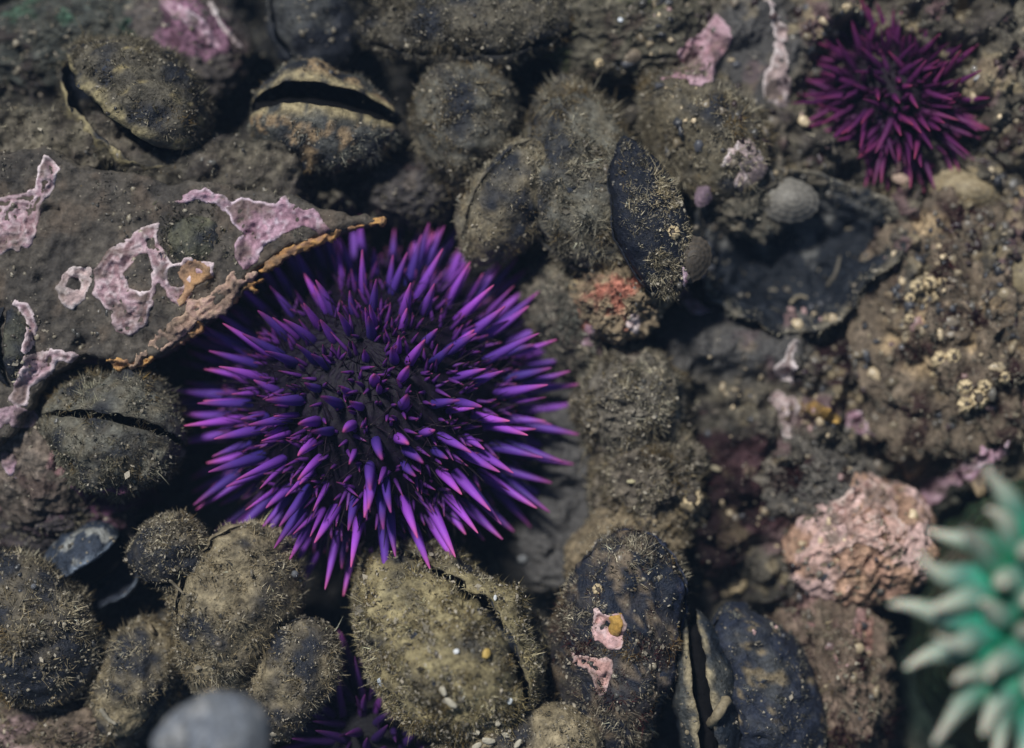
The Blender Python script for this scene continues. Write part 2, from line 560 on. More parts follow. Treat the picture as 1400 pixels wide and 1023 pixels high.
def mussel(cx, cy, z, L, T, W, yaw, roll, pitch=0, gape=2, pal=BROWN, dens=1500, flen=0.13, bare=0.0, lipw=0.10, label='', seed=1,
           silt=0.6, base=None, patch=None, wild=0.55, flow=(0, 0, 0), chips=0.06, width=0.017, edge=None, rough=.13, group=GM):
    loc = P(cx, cy, z)
    base_c = np.array(base if base is not None else (0.018, 0.02, 0.027))
    root = empty('mussel', loc, label, 'mussel', group)
    R = rot(math.radians(yaw), math.radians(pitch), math.radians(roll))
    nu, nv = 56, 30
    u = (1 - np.cos(np.linspace(0.02, 0.985, nu) * math.pi)) / 2
    wp = u ** 0.70 * (1 - u) ** 0.40 * 1.98
    tp = u ** 0.72 * (1 - u) ** 0.55 * 2.2
    ph = np.linspace(0, math.pi, nv)
    fuzz_p, fuzz_n = [], []
    for side in (1, -1):
        rows = []
        for sc_y, sc_w, phs in ((1.0, 1.0, ph), (0.86, 0.96, ph[::-1])):
            y = side * T * np.outer(tp, np.sin(phs) ** 0.85) * sc_y + side * (0.012 if sc_y == 1 else 0.02)
            zz = W * np.outer(wp, np.cos(phs)) * sc_w
            x = np.outer((u - 0.5) * L * (1.0 if sc_y == 1 else 0.985), np.ones(nv))
            x = x - 0.06 * L * (zz / W) ** 2 * np.sign(0.5)
            rows.append(np.stack([x, y, zz], -1))
        v = np.concatenate(rows, 1)                      # (nu, 2*nv, 3): outer face, then inner face
        r = np.hypot(v[..., 0] + L / 2, v[..., 2])
        dsp = 1 + 0.004 * np.sin(r * 34 + 3 * noise((v.reshape(-1, 3) * 1.5), seed).reshape(r.shape))
        nz_ = fbm(v.reshape(-1, 3) * 1.6 + seed * 3.7, 4, seed).reshape(r.shape)
        nf_ = fbm(v.reshape(-1, 3) * 5.5 + seed, 3, seed + 2).reshape(r.shape)
        v[..., 1] *= (dsp + 0.22 * nz_ + rough * nf_)
        v[..., 2] += (0.11 * nz_ + 0.6 * rough * nf_) * W
        a = math.radians(gape) * side
        y0, z0 = v[..., 1].copy(), v[..., 2] + W
        v[..., 1] = y0 * math.cos(a) + z0 * math.sin(a)
        v[..., 2] = -y0 * math.sin(a) * 1.0 + z0 * math.cos(a) - W
        v = v.reshape(-1, 3)
        vw = v @ R.T
        f = grid_faces(nu, 2 * nv, True)
        if side < 0:
            f = f[:, ::-1]
        jj = np.tile(np.arange(2 * nv), nu)
        outer = jj < nv
        lip = np.minimum(np.minimum(jj, nv - 1 - jj) / (nv / 2), 1)
        q9 = fbm(v * 7.0 + seed, 3, seed + 25)
        ragged = np.where(outer, np.clip(.25 - lip, 0, .25) * 4, .6 * np.clip(.25 - np.minimum(jj - nv, 2 * nv - 1 - jj) / (nv / 2), 0, .25) * 4)
        q = fbm(v * 2.3 + seed, 4, seed + 5) * 0.5 + 0.5
        q2 = fbm(v * 6.0 + seed, 3, seed + 8) * 0.5 + 0.5
        grow = 0.5 + 0.5 * np.sin(r.ravel() * 34)
        c = base_c * (0.85 + 0.25 * grow)[:, None]
        sc_ = np.array(pal[1])
        q6 = fbm(v * 11.0 + seed, 3, seed + 18) * .5 + .5
        c = mixc(c, mixc(sc_ * 0.5, np.array(pal[0]) * 1.1, q6), sstep(0.62 - 0.5 * silt, 0.95 - 0.4 * silt, q) * silt)
        if patch:
            c = mixc(c, patch[0], sstep(1 - patch[1], 1.12 - patch[1], q2))
        if edge is not None:
            c = mixc(c, edge, sstep(0.22, 0.05, lip) * sstep(0.25, 0.6, q2))
        c = np.where(outer[:, None], c, np.array([0.03, 0.035, 0.05]))
        vw = vw + np.outer(side * -.035 * ragged * q9, R[:, 1])
        wv = vw + np.array(loc)
        link('valve', mesh('valve', vw, f, c, M_SHELL), root)
        solid(wv, f)
        msk = np.where(outer, 1.0, 0.0) * sstep(lipw * 0.4, lipw * 1.3, lip + 0.06 * (q2 - 0.5))
        msk = msk * (1 - bare * sstep(0.42, 0.58, fbm(v * 1.1 + seed * 1.3, 3, seed + 9) * 0.5 + 0.5))
        ff = f[(f % (2 * nv) < nv).all(1)]
        msk = msk * np.clip(0.75 + 0.6 * noise(v * 6.5, seed + 21), 0.1, 1)
        p, nr = scatter(wv, ff, dens * 2.7, seed * 10 + side + 1, msk)
        fuzz_p.append(p); fuzz_n.append(nr)
    # the animal between the valves
    a_ = np.linspace(0, 2 * math.pi, 20, endpoint=False)
    uu = np.linspace(0.06, 0.93, 24)
    mt = np.stack([np.outer((uu - 0.5) * L, np.ones(20)), T * 0.45 * np.outer(np.interp(uu, u, tp), np.sin(a_)),
                   W * 0.62 * np.outer(np.interp(uu, u, wp), np.cos(a_)) - 0.10 * W], -1).reshape(-1, 3)
    mt = mt * (1 + 0.12 * noise(mt * 6 + seed, seed))[:, None]
    link('mantle', mesh('mantle', mt @ R.T, grid_faces(24, 20, True), (0.006, 0.0055, 0.006), M_MANTLE), root)
    p, nr = np.concatenate(fuzz_p), np.concatenate(fuzz_n)
    fuzz(root, loc, p, nr, flen * .82, pal, seed * 7, width * .68, chips * 1.25, flow, wild)
    return root


#      cx   cy   z    L    T    W    yaw roll
mussel(180, 142, 0.45, 2.25, .78, .86, -36, 36, 4, 6, BROWN, 1700, .15, .3, .20, 'large brown mussel at the upper left gaping along a dark diagonal seam', 1,
       silt=.8, patch=((.30, .24, .12), .30), edge=(.34, .28, .15))
mussel(446, 165, 0.35, 2.05, .68, .74, 176, 24, 0, 6, GREY, 1300, .12, .45, .22, 'gaping mussel with tan scabs left of the round fuzzy mussel', 2,
       silt=.6, patch=((.33, .23, .13), .46), edge=(.36, .29, .16), rough=.09)
mussel(632, 172, 0.10, 1.85, .70, .74, 84, 84, 10, 1, GREY[:1] + TAN[1:], 2200, .16, .25, .05, 'round grey fuzzy mussel directly above the large urchin', 3, silt=.7)
mussel(632, 34, 0.15, 2.95, .58, .70, 4, 48, 0, 1.0, BROWN, 1900, .16, .2, .03, 'long brown mussel lying crosswise at the top edge', 4, silt=.8)
mussel(425, 32, -0.25, 1.6, .55, .62, -58, 60, 0, 2, GREY, 320, .08, .8, .2, 'bare blue black mussel beside the long crosswise one at the top', 5, silt=.3)
mussel(697, 280, 0.45, 1.95, .58, .66, 56, -44, 6, .8, TAN[1:] + BROWN[:1], 2000, .12, .15, .03, 'brown mussel leaning over the upper right spines of the large urchin', 6, silt=.8)
mussel(794, 236, 0.30, 2.75, .72, .88, -76, 70, 6, 3, GREY[:1] + TAN[1:], 2000, .20, .2, .06, 'shaggy grey brown mussel forming the left side of an arch', 7, silt=.9)
mussel(958, 180, 0.15, 2.2, .64, .78, -48, -62, 5, 3, BROWN[:1] + TAN[1:], 2000, .18, .15, .06, 'shaggy brown mussel forming the right shoulder of an arch', 8, silt=.9)
mussel(886, 296, 1.0, 2.25, .40, .50, -74, 78, 4, 1, TAN[:1] + OLIVE[1:2] + TAN[2:], 4500, .13, .0, .52, 'narrow mussel with dark bare edges wedged inside the shaggy arch', 9,
       silt=.0, base=(.007, .009, .017))
mussel(150, 590, 0.80, 2.0, .80, .88, -10, -16, 4, 1.4, GREY[:1] + TAN[1:2] + OLIVE[2:], 2200, .15, .15, .05, 'olive brown mussel with a short black slit left of the large urchin', 11, silt=.9)
mussel(122, 778, 0.40, 1.25, .40, .52, 32, 44, 0, 24, GREY, 60, .05, .8, .4, 'small bare blue grey mussel gaping wide open', 12, silt=.12,
       patch=((.26, .26, .24), .36), base=(.035, .045, .065), edge=(.20, .24, .29))
mussel(230, 756, 1.05, 1.10, .46, .54, 14, 58, 0, 2, TAN, 3200, .13, .3, .06, 'small tan fuzzy mussel below the left end of the large urchin', 13, silt=.4, chips=.14)
mussel(318, 845, 0.9, 2.6, .82, .86, 74, -58, 8, 1.4, TAN[:3] + GREY[3:], 2300, .15, .25, .03, 'big grey tan mussel with a dark seam along its left side', 14, silt=.8, rough=.14)
mussel(397, 932, 1.1, 1.8, .52, .56, 66, -76, 4, 2, TAN, 2800, .14, .3, .06, 'tan fuzzy mussel left of the dark urchin at the bottom edge', 15, silt=.7, chips=.12)
mussel(38, 856, 0.85, 2.25, .80, .88, -62, 74, 0, 2, TAN, 2100, .16, .4, .06, 'brown mussel with a dark bare back cut by the left edge', 16, silt=.4)
mussel(182, 932, 0.65, 1.75, .54, .54, 62, 76, 0, 2, TAN, 2300, .16, .1, .04, 'brown mussel tucked between the two big ones at lower left', 17, silt=.9)
mussel(604, 874, 1.0, 3.0, 1.08, 1.12, -50, -46, 10, 2, GOLD, 2900, .15, .08, .03, 'largest tan fuzzy mussel below the centre urchin with a black seam', 18, silt=.9, chips=.12, width=.016)
mussel(700, 1030, 1.05, 2.4, .66, .70, 6, 80, 0, 2, TAN, 1900, .10, .2, .05, 'tan mussel at the bottom edge strewn with white shell scraps', 19, silt=.9, chips=.18)
mussel(845, 890, 0.75, 3.3, .74, .90, 82, 72, 8, 3, BROWN[:1] + MAROON[2:3] + TAN[2:3] + MAROON[:1], 2900, .14, .5, .03, 'tall dark mussel with pink crust patches on its back', 20, silt=.35,
       base=(.012, .016, .028), patch=((.18, .135, .09), .36), edge=(.03, .045, .10), rough=.15)
mussel(962, 950, 0.75, 2.3, .42, .62, -82, 6, 0, 4.5, GREY, 700, .08, .5, .34, 'upright black mussel with a slit between tan striped lips', 21, silt=.4,
       base=(.014, .02, .03), edge=(.34, .28, .17), rough=.09)
mussel(1045, 940, 0.55, 2.5, .50, .74, -66, 62, 0, 2, GREY[1:] + BROWN[3:], 2000, .09, .5, .05, 'dark navy mussel at the bottom right of the slit one', 22, silt=.3, base=(.02, .025, .042),
       patch=((.22, .17, .10), .30), rough=.22)
mussel(22, 470, 1.0, 1.25, .30, .42, -84, 20, 0, 3, OLIVE, 1200, .07, .3, .12, 'slim dark mussel standing on the ledge at the left edge', 25, silt=.5)
mussel(288, 1006, 4.2, 1.42, .46, .55, 8, 82, 0, 1, GREY, 300, .07, .6, .1, 'smooth pale grey mussel blurred at the bottom edge', 26, silt=.3, base=(.17, .185, .21), rough=.06, patch=((.26, .26, .26), .4))
mussel(262, 330, 1.02, .9, .30, .36, 5, 86, 0, 1, OLIVE, 2600, .07, .1, .04, 'small olive turf mound of a mussel set into the rock ledge', 27, silt=.9)


# ------------------------------------------------------------------ rocks
def lump(name, cx, cy, z, rx, ry, rz, yaw, amp, cols, label, cat, seed, pal=None, dens=0, flen=.1, freq=1.3, chips=.1, group=None, dark=.5, fine=1.0):
    """a boulder with rough relief; cols: base, second, blotch colour, blotch share"""
    loc = P(cx, cy, z)
    nu, nv = 80, 130
    th = np.linspace(0.03, math.pi * 0.72, nu)
    ph = np.linspace(0, 2 * math.pi, nv, endpoint=False)
    d = np.stack([np.outer(np.sin(th), np.cos(ph)), np.outer(np.sin(th), np.sin(ph)), np.outer(np.cos(th), np.ones(nv))], -1).reshape(-1, 3)
    n = fbm(d * freq * 1.2 + seed * 5.1, 5, seed)
    n2_ = 1 - 2 * np.abs(fbm(d * freq * 3.5 + seed, 4, seed + 3))
    n3_ = fbm(d * freq * 9 + seed, 3, seed + 9)
    r = 1 + amp * (n + 0.35 * n2_ + 0.22 * fine * n3_)
    v = d * r[:, None] * np.array([rx, ry, rz])
    v = v @ rot(math.radians(yaw), 0, 0).T
    f = grid_faces(nu, nv, True)[:, ::-1] if False else grid_faces(nu, nv, True)
    f = np.concatenate([f, [[0, 0, 0, 0]]])[:-1]
    q = fbm(v * 1.7 + seed, 4, seed + 5) * 0.5 + 0.5
    q2 = fbm(v * 5.0 + seed, 4, seed + 6) * 0.5 + 0.5
    c = mixc(mixc(cols[0], cols[1], q2), np.array(cols[2]), sstep(1 - cols[3], 1.12 - cols[3], q))
    q4 = fbm(v * 9 + seed, 3, seed + 12)
    c = c * np.clip(1 + 0.55 * q4 + 0.5 * fine * n3_ + 0.25 * n2_, .15, 2)[:, None]
    q5 = fbm(v * 2.6 + seed, 4, seed + 13)
    c = mixc(c, np.array((.035, .014, .016)), sstep(.25, .6, q5) * dark)
    root = link(name, mesh(name, np.concatenate([v, [[0, 0, v[:nv, 2].mean()]]]), [f, np.stack([np.full(nv, len(v)), np.arange(nv), (np.arange(nv) + 1) % nv], 1)],
                           np.concatenate([c, c[:1]]), M_ROCK), loc=loc)
    tag(root, label, cat, group)
    wv = v + np.array(loc)
    solid(wv, f)
    if dark >= .6:
        p, nr = scatter(wv, f, 3200, seed * 13 + 5, sstep(.2, .5, q5))
        fuzz(root, loc, p, nr, .13, MAROON, seed * 17 + 5, chips=.05, name='red_weed')
    if dens:
        p, nr = scatter(wv, f, dens, seed * 13, sstep(0.25, 0.5, q2 + 0.25 * (1 - q)))
        fuzz(root, loc, p, nr, flen, pal, seed * 17, chips=chips, name='algae_turf')
    return root


GR = 'encrusted rocks of the pool'
lump('rock', 50, 628, .25, .75, .95, .75, 20, .16, ((.15, .115, .09), (.10, .085, .07), (.30, .17, .17), .34), 'rounded brown rock with pinkish stains at the left edge', 'rock', 31, BROWN, 500, .07, group=GR)
lump('rock', 855, 745, .15, .85, .55, .55, 25, .2, ((.2, .155, .095), (.14, .11, .07), (.26, .2, .12), .3), 'turf covered rock between the tan mussel and maroon algae', 'rock', 32, TAN, 1700, .11, group=GR)
lump('rock', 1320, 440, -.45, 1.55, 1.9, .95, 10, .34, ((.19, .145, .10), (.09, .07, .052), (.40, .29, .17), .34), 'broad rough tan rock below the wine red urchin', 'rock', 33, GREY[:2] + TAN[2:], 1500, .08, 1.8, dark=.9, fine=.7, group=GR)
lump('rock', 1180, 745, -.15, .98, .85, .80, 32, .30, ((.42, .25, .18), (.27, .175, .11), (.54, .37, .33), .48), 'pink encrusted rock beside the green anemone', 'rock', 34, TAN, 1100, .06, 1.1, group=GR, dark=.5, fine=.6)
lump('rock', 1130, 935, -.3, .8, 1.3, .85, 8, .28, ((.17, .12, .09), (.11, .085, .06), (.30, .17, .16), .34), 'brown rock below the pink one beside the green anemone', 'rock', 35, BROWN[:1] + TAN[1:], 1100, .10, 1.6, group=GR, dark=.8)
lump('rock', 870, 40, -.35, 1.2, .75, .8, 5, .2, ((.12, .105, .075), (.075, .068, .05), (.10, .11, .05), .3), 'mossy dark rock at the top edge right of the long mussel', 'rock', 36, OLIVE, 900, .09, group=GR)
lump('rock', 1370, 120, -.6, 1.3, 1.5, .8, -20, .34, ((.17, .15, .11), (.10, .09, .07), (.24, .2, .13), .36), 'grey tan rock behind the wine red urchin', 'rock', 37, GREY[:2] + TAN[1:3], 1500, .09, 1.7, group=GR, dark=.6)
lump('rock', 90, 60, -.5, 1.3, .8, .7, 10, .22, ((.07, .068, .055), (.045, .05, .045), (.05, .09, .06), .3), 'dark greenish rock in the upper left corner', 'rock', 38, OLIVE[1:] + BROWN[3:], 900, .12, group=GR)
lump('rock', 85, 1000, .3, .95, .55, .6, 0, .24, ((.16, .12, .085), (.09, .07, .055), (.2, .14, .13), .3), 'rough brown rock in the lower left corner', 'rock', 39, BROWN[:1] + TAN[1:], 1300, .11, 2.0, group=GR)
lump('rock', 845, 410, .15, .62, .55, .62, 0, .24, ((.27, .2, .125), (.18, .14, .09), (.40, .16, .11), .36), 'small tan rock with a salmon stained top under the arch mussels', 'rock', 40, TAN, 700, .07, 2.2, group=GR)
lump('rock', 1110, 655, -.25, .85, .62, .55, -20, .3, ((.13, .115, .095), (.075, .068, .06), (.2, .17, .13), .32), 'dark grey speckled rock between maroon patches', 'rock', 41, GREY, 900, .07, 2.0, group=GR, dark=.8)
lump('rock', 255, 60, -.5, .95, .7, .6, -30, .18, ((.10, .085, .075), (.07, .06, .055), (.19, .10, .14), .34), 'dull mauve stained rock above the large brown mussel', 'rock', 42, BROWN, 500, .1, group=GR)
lump('rock', 1015, 250, -.1, .6, .75, .55, 10, .2, ((.13, .115, .085), (.08, .07, .055), (.24, .2, .14), .3), 'small dark rock between the arch and the big dark hollow shell', 'rock', 43, GREY, 700, .08, 2.0, group=GR)
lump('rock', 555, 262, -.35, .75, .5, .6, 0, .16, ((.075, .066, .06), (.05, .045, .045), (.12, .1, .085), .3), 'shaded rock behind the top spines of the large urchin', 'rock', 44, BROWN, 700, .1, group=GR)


lump('rock', 862, 548, -.05, .78, .66, .85, 14, .22, ((.15, .13, .10), (.09, .08, .065), (.24, .2, .14), .3), 'grey brown shaggy rock touching the right spine tips of the large urchin', 'rock', 45, GREY[:1] + TAN[1:], 3800, .13, 1.6, group=GR)
lump('rock', 880, 655, -.15, .80, .76, .85, -18, .24, ((.15, .125, .09), (.09, .075, .06), (.26, .2, .13), .3), 'brown shaggy rock beside the maroon algae right of the large urchin', 'rock', 46, BROWN[:1] + TAN[1:], 3600, .12, 1.6, group=GR)
lump('rock', 770, 430, -.35, .5, .8, .75, 20, .2, ((.14, .12, .095), (.09, .078, .06), (.2, .17, .12), .3), 'low grey rock between the large urchin and the salmon stained rock', 'rock', 47, GREY, 2600, .11, 1.6, group=GR)
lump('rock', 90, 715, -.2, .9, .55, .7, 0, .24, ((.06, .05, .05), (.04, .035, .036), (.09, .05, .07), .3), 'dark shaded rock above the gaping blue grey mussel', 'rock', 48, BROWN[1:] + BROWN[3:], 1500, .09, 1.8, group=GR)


def empty_shell(cx, cy, zr, rx, ry, depth, yaw, label):
    """a single dark valve lying hollow side up, mottled and ringed inside"""
    loc = Vector(P(cx, cy, zr))
    nu, nv = 70, 150
    t = np.linspace(.01, 1, nu)
    a = np.linspace(0, 2 * math.pi, nv, endpoint=False)
    dirs = np.stack([np.cos(a), np.sin(a)], 1)
    out = 1 + .13 * fbm(dirs * 1.3 + 4, 3, 5) + .07 * fbm(dirs * 4, 3, 6)
    X = np.outer(t, np.cos(a) * rx * out)
    Y = np.outer(t, np.sin(a) * ry * out)
    p = np.stack([X, Y], -1).reshape(-1, 2)
    tt = np.repeat(t, nv)
    n_ = fbm(p * 2.6, 4, 401)
    nf = fbm(p * 8, 3, 402)
    Z = -depth * (1 - tt ** 2.2) + .16 * np.tile(fbm(dirs * 2.2 + 9, 3, 411), nu) * tt ** 3 + .12 * n_ + .035 * nf + .022 * np.sin(tt * 40 + 3 * n_) * sstep(.45, .8, tt)
    v = np.column_stack([p, Z])
    under = v * np.array([1.03, 1.03, 1]) + np.array([0, 0, -.09])
    f = grid_faces(nu, nv, True)
    rim = (nu - 1) * nv + np.arange(nv)
    r2 = (nu - 1) * nv + (np.arange(nv) + 1) % nv
    m = nu * nv
    F = np.concatenate([f, f[:, ::-1] + m, np.stack([rim, rim + m, r2 + m, r2], 1)])
    q = fbm(p * 4.2, 4, 405) * .5 + .5
    c = mixc((.004, .006, .010), (.016, .020, .028), q)
    c = mixc(c, (.17, .165, .15), sstep(.58, .85, fbm(p * 3.4 + 2, 5, 407) * .5 + .5) * .8)
    c = mixc(c, (.20, .175, .13), sstep(.90, .98, tt) * sstep(.35, .7, q))
    R_ = rot(math.radians(yaw), 0, 0)
    V = np.concatenate([v, under]) @ R_.T
    o = link('empty_shell', mesh('empty_shell', V, F, np.concatenate([c, c]), M_SHELL), loc=loc)
    tag(o, label, 'shell')
    wv = V[:m] + np.array(loc)
    solid(wv, f)
    pp, nr = scatter(wv, f, 1500, 88, sstep(.55, .8, q) * .35 + sstep(.80, .95, tt), 0)
    fuzz(o, loc, pp, nr, .09, GREY[:2] + TAN[2:], 881, chips=.2)
    return o


empty_shell(1085, 338, .28, 1.46, 1.05, .80, 12, 'big dark hollow shell with mottled ringed inside below the wine red urchin')


# ------------------------------------------------------------------ sheets of crust, and the ledge
def sheet(name, polys, zg, surf, thick, cols, seed, wob=.05, wobf=4.0, amp=.03, ridge=0.0, rim=.03, step=.024, depth=None, mat=None, label=None, cat=None, group=None, kind=None, holes=(), nodule=0.0, erode=0.0):
    """an encrusting sheet with an uneven edge. cols: inner, mid, margin colour"""
    poly = WP(polys, zg)
    lo, hi = poly.min(0) - .15, poly.max(0) + .15
    xs, ys = np.arange(lo[0], hi[0], step), np.arange(lo[1], hi[1], step)
    X, Y = np.meshgrid(xs, ys, indexing='ij')
    p = np.stack([X.ravel(), Y.ravel()], 1)

    def sdf(p):
        s = poly_sd(p, poly)
        for h in holes:
            s = np.maximum(s, -poly_sd(p, WP(h, zg)))
        if erode:
            s = np.maximum(s, (fbm(p * 4.2, 4, seed + 50) - erode) * .22)
        return s + wob * fbm(p * wobf, 3, seed) + wob * .38 * fbm(p * wobf * 3.6, 2, seed + 4)
    s = sdf(p)
    e = .01
    gx_, gy_ = (sdf(p + [e, 0]) - s) / e, (sdf(p + [0, e]) - s) / e
    gl = np.hypot(gx_, gy_) + 1e-6
    near = (s > 0)
    mv = np.where(near, np.minimum(s / gl, step * 1.2), 0)
    p2 = p - np.stack([gx_ / gl * mv, gy_ / gl * mv], 1)
    f = grid_faces(len(xs), len(ys))
    f = f[(s[f] < step * .95).all(1) & (s[f] < 0).any(1)]
    used = np.unique(f)
    if not len(used):
        return None
    idx = np.full(len(p), -1)
    idx[used] = np.arange(len(used))
    f = idx[f]
    p2, s = p2[used], np.minimum(s[used], 0)
    dd = -s
    t = np.clip(dd / max(thick * .9, .05), 0, 1)
    zb = surf(p2)
    n_ = fbm(p2 * 7, 3, seed + 9) + .6 * fbm(p2 * 17, 2, seed + 19)
    z = zb + thick * np.sqrt(1 - (1 - t) ** 2) - .012 * (dd < .004) + amp * n_ * sstep(0, .12, dd)
    z = z + rim * np.exp(-((dd - .05) / .03) ** 2) * (0.6 + .5 * noise(p2 * 9, seed + 2))
    if ridge:
        z = z + ridge * np.sin(dd * 62 + 2.5 * noise(p2 * 6, seed + 3)) * sstep(.03, .1, dd)
    q = fbm(p2 * 3.2, 4, seed + 6) * .5 + .5
    c = mixc(cols[0], cols[1], sstep(.25, .75, q))
    q3 = fbm(p2 * 14, 2, seed + 7) * .5 + .5
    c = c * (0.72 + .56 * q3)[:, None]
    nod = noise(p2 * 15, seed + 30) + .5 * noise(p2 * 27, seed + 31)
    z = z + nodule * np.clip(nod, 0, 1)
    c = mixc(c, np.array(cols[2]) * .8, sstep(.25, .95, nod) * (.65 if nodule else 0))
    if ridge:
        c = mixc(c, np.array(cols[2]), .35 * np.clip(np.sin(dd * 62 + 2.5 * noise(p2 * 6, seed + 3)), 0, 1))
    c = mixc(c, np.array((.13, .10, .075)), sstep(.45, .85, fbm(p2 * 3.7, 4, seed + 60) * .5 + .5) * .75)
    c = mixc(c, cols[2], sstep(.05, .02, dd) * np.clip(.30 + .75 * noise(p2 * 3.5, seed + 8), 0, 1))
    v = np.column_stack([p2, z])
    fs = [f]
    # closed below, with the thickness of the sheet
    edges = np.concatenate([f[:, [0, 1]], f[:, [1, 2]], f[:, [2, 3]], f[:, [3, 0]]])
    key = np.sort(edges, 1)
    _, inv, cnt = np.unique(key, axis=0, return_inverse=True, return_counts=True)
    b = edges[cnt[inv.ravel()] == 1]
    dp = depth if depth is not None else .05
    n0 = len(v)
    under = np.column_stack([p2, (zb - dp) if depth is None else (zb - dp * (.55 + .45 * np.clip(dd / .8, 0, 1)) + .05 * n_)])
    v = np.concatenate([v, under])
    c = np.concatenate([c, c * 1.0])
    fs = [np.concatenate([f, f[:, ::-1] + n0, np.stack([b[:, 1], b[:, 0], b[:, 0] + n0, b[:, 1] + n0], 1)])]
    ctr = np.append(v[:, :2].mean(0), v[:, 2].min())
    o = link(name, mesh(name, v - ctr, fs, c, mat or M_CRUST), loc=ctr, kind=kind)
    if label:
        tag(o, label, cat, group)
    return o, v, fs[0][:len(f)], dd


LEDGE = [(-90, 215), (60, 200), (130, 235), (250, 248), (330, 258), (420, 275), (470, 292), (522, 300), (455, 322), (395, 342), (352, 378), (300, 424), (258, 456), (215, 488),
         (178, 502), (120, 490), (70, 520), (20, 600), (-90, 640)]


def ledge_z(p):
    edge = np.clip((p[:, 0] * .55 - p[:, 1] * .83 + 4.6) / 1.6, 0, 1)
    return 0.98 + .10 * fbm(p * .9, 3, 120) + .055 * fbm(p * 3.0, 4, 124) + .024 * fbm(p * 11, 3, 127) - .10 * sstep(.5, .75, fbm(p * 2.3, 3, 128)) + .12 * edge


lo_, lv, lf, ldd = sheet('rock_ledge', LEDGE, 1.0, ledge_z, .12, ((.10, .086, .07), (.068, .06, .052), (.12, .10, .075)), 130, .06, 2.0, .03, 0, .0, .035, .75, M_GROUND,
                         'flat grey brown rock ledge overhanging the large urchin on its left', 'rock ledge')
solid(lv, lf)
p, nr = scatter(lv, lf, 1600, 77, sstep(.5, .8, fbm(lv[:, :2] * 1.6, 3, 140) * .5 + .5), 0.2)
fuzz(lo_, lo_.location, p, nr, .06, GREY[:2] + BROWN[2:], 990, chips=.12, name='algae_turf')
p, nr = scatter(lv, lf, 1500, 78, np.clip(gauss(lv, 262, 325, 55, 40, 1.1) * 1.5, 0, 1), 0.2)
fuzz(lo_, lo_.location, p, nr, .10, OLIVE, 991, chips=.1, name='algae_turf')

BVH = BVHTree.FromPolygons([tuple(x) for x in np.concatenate(SOLID_V)], [tuple(x) for x in np.concatenate(SOLID_F).tolist()])


def surf(p):
    """height of whatever lies uppermost at the points p: floor, rock or shell"""
    g = ground(p)
    out = np.empty(len(p))
    dn = Vector((0, 0, -1))
    for k, (x, y) in enumerate(p):
        h = BVH.ray_cast(Vector((x, y, 6)), dn)
        out[k] = max(g[k], h[0].z) if h[0] is not None else g[k]
    return out


def surf_at(px, py, zg=.6):
    for _ in range(3):
        zg = float(surf(np.array([P(px, py, zg)[:2]]))[0])
    return P(px, py, zg)


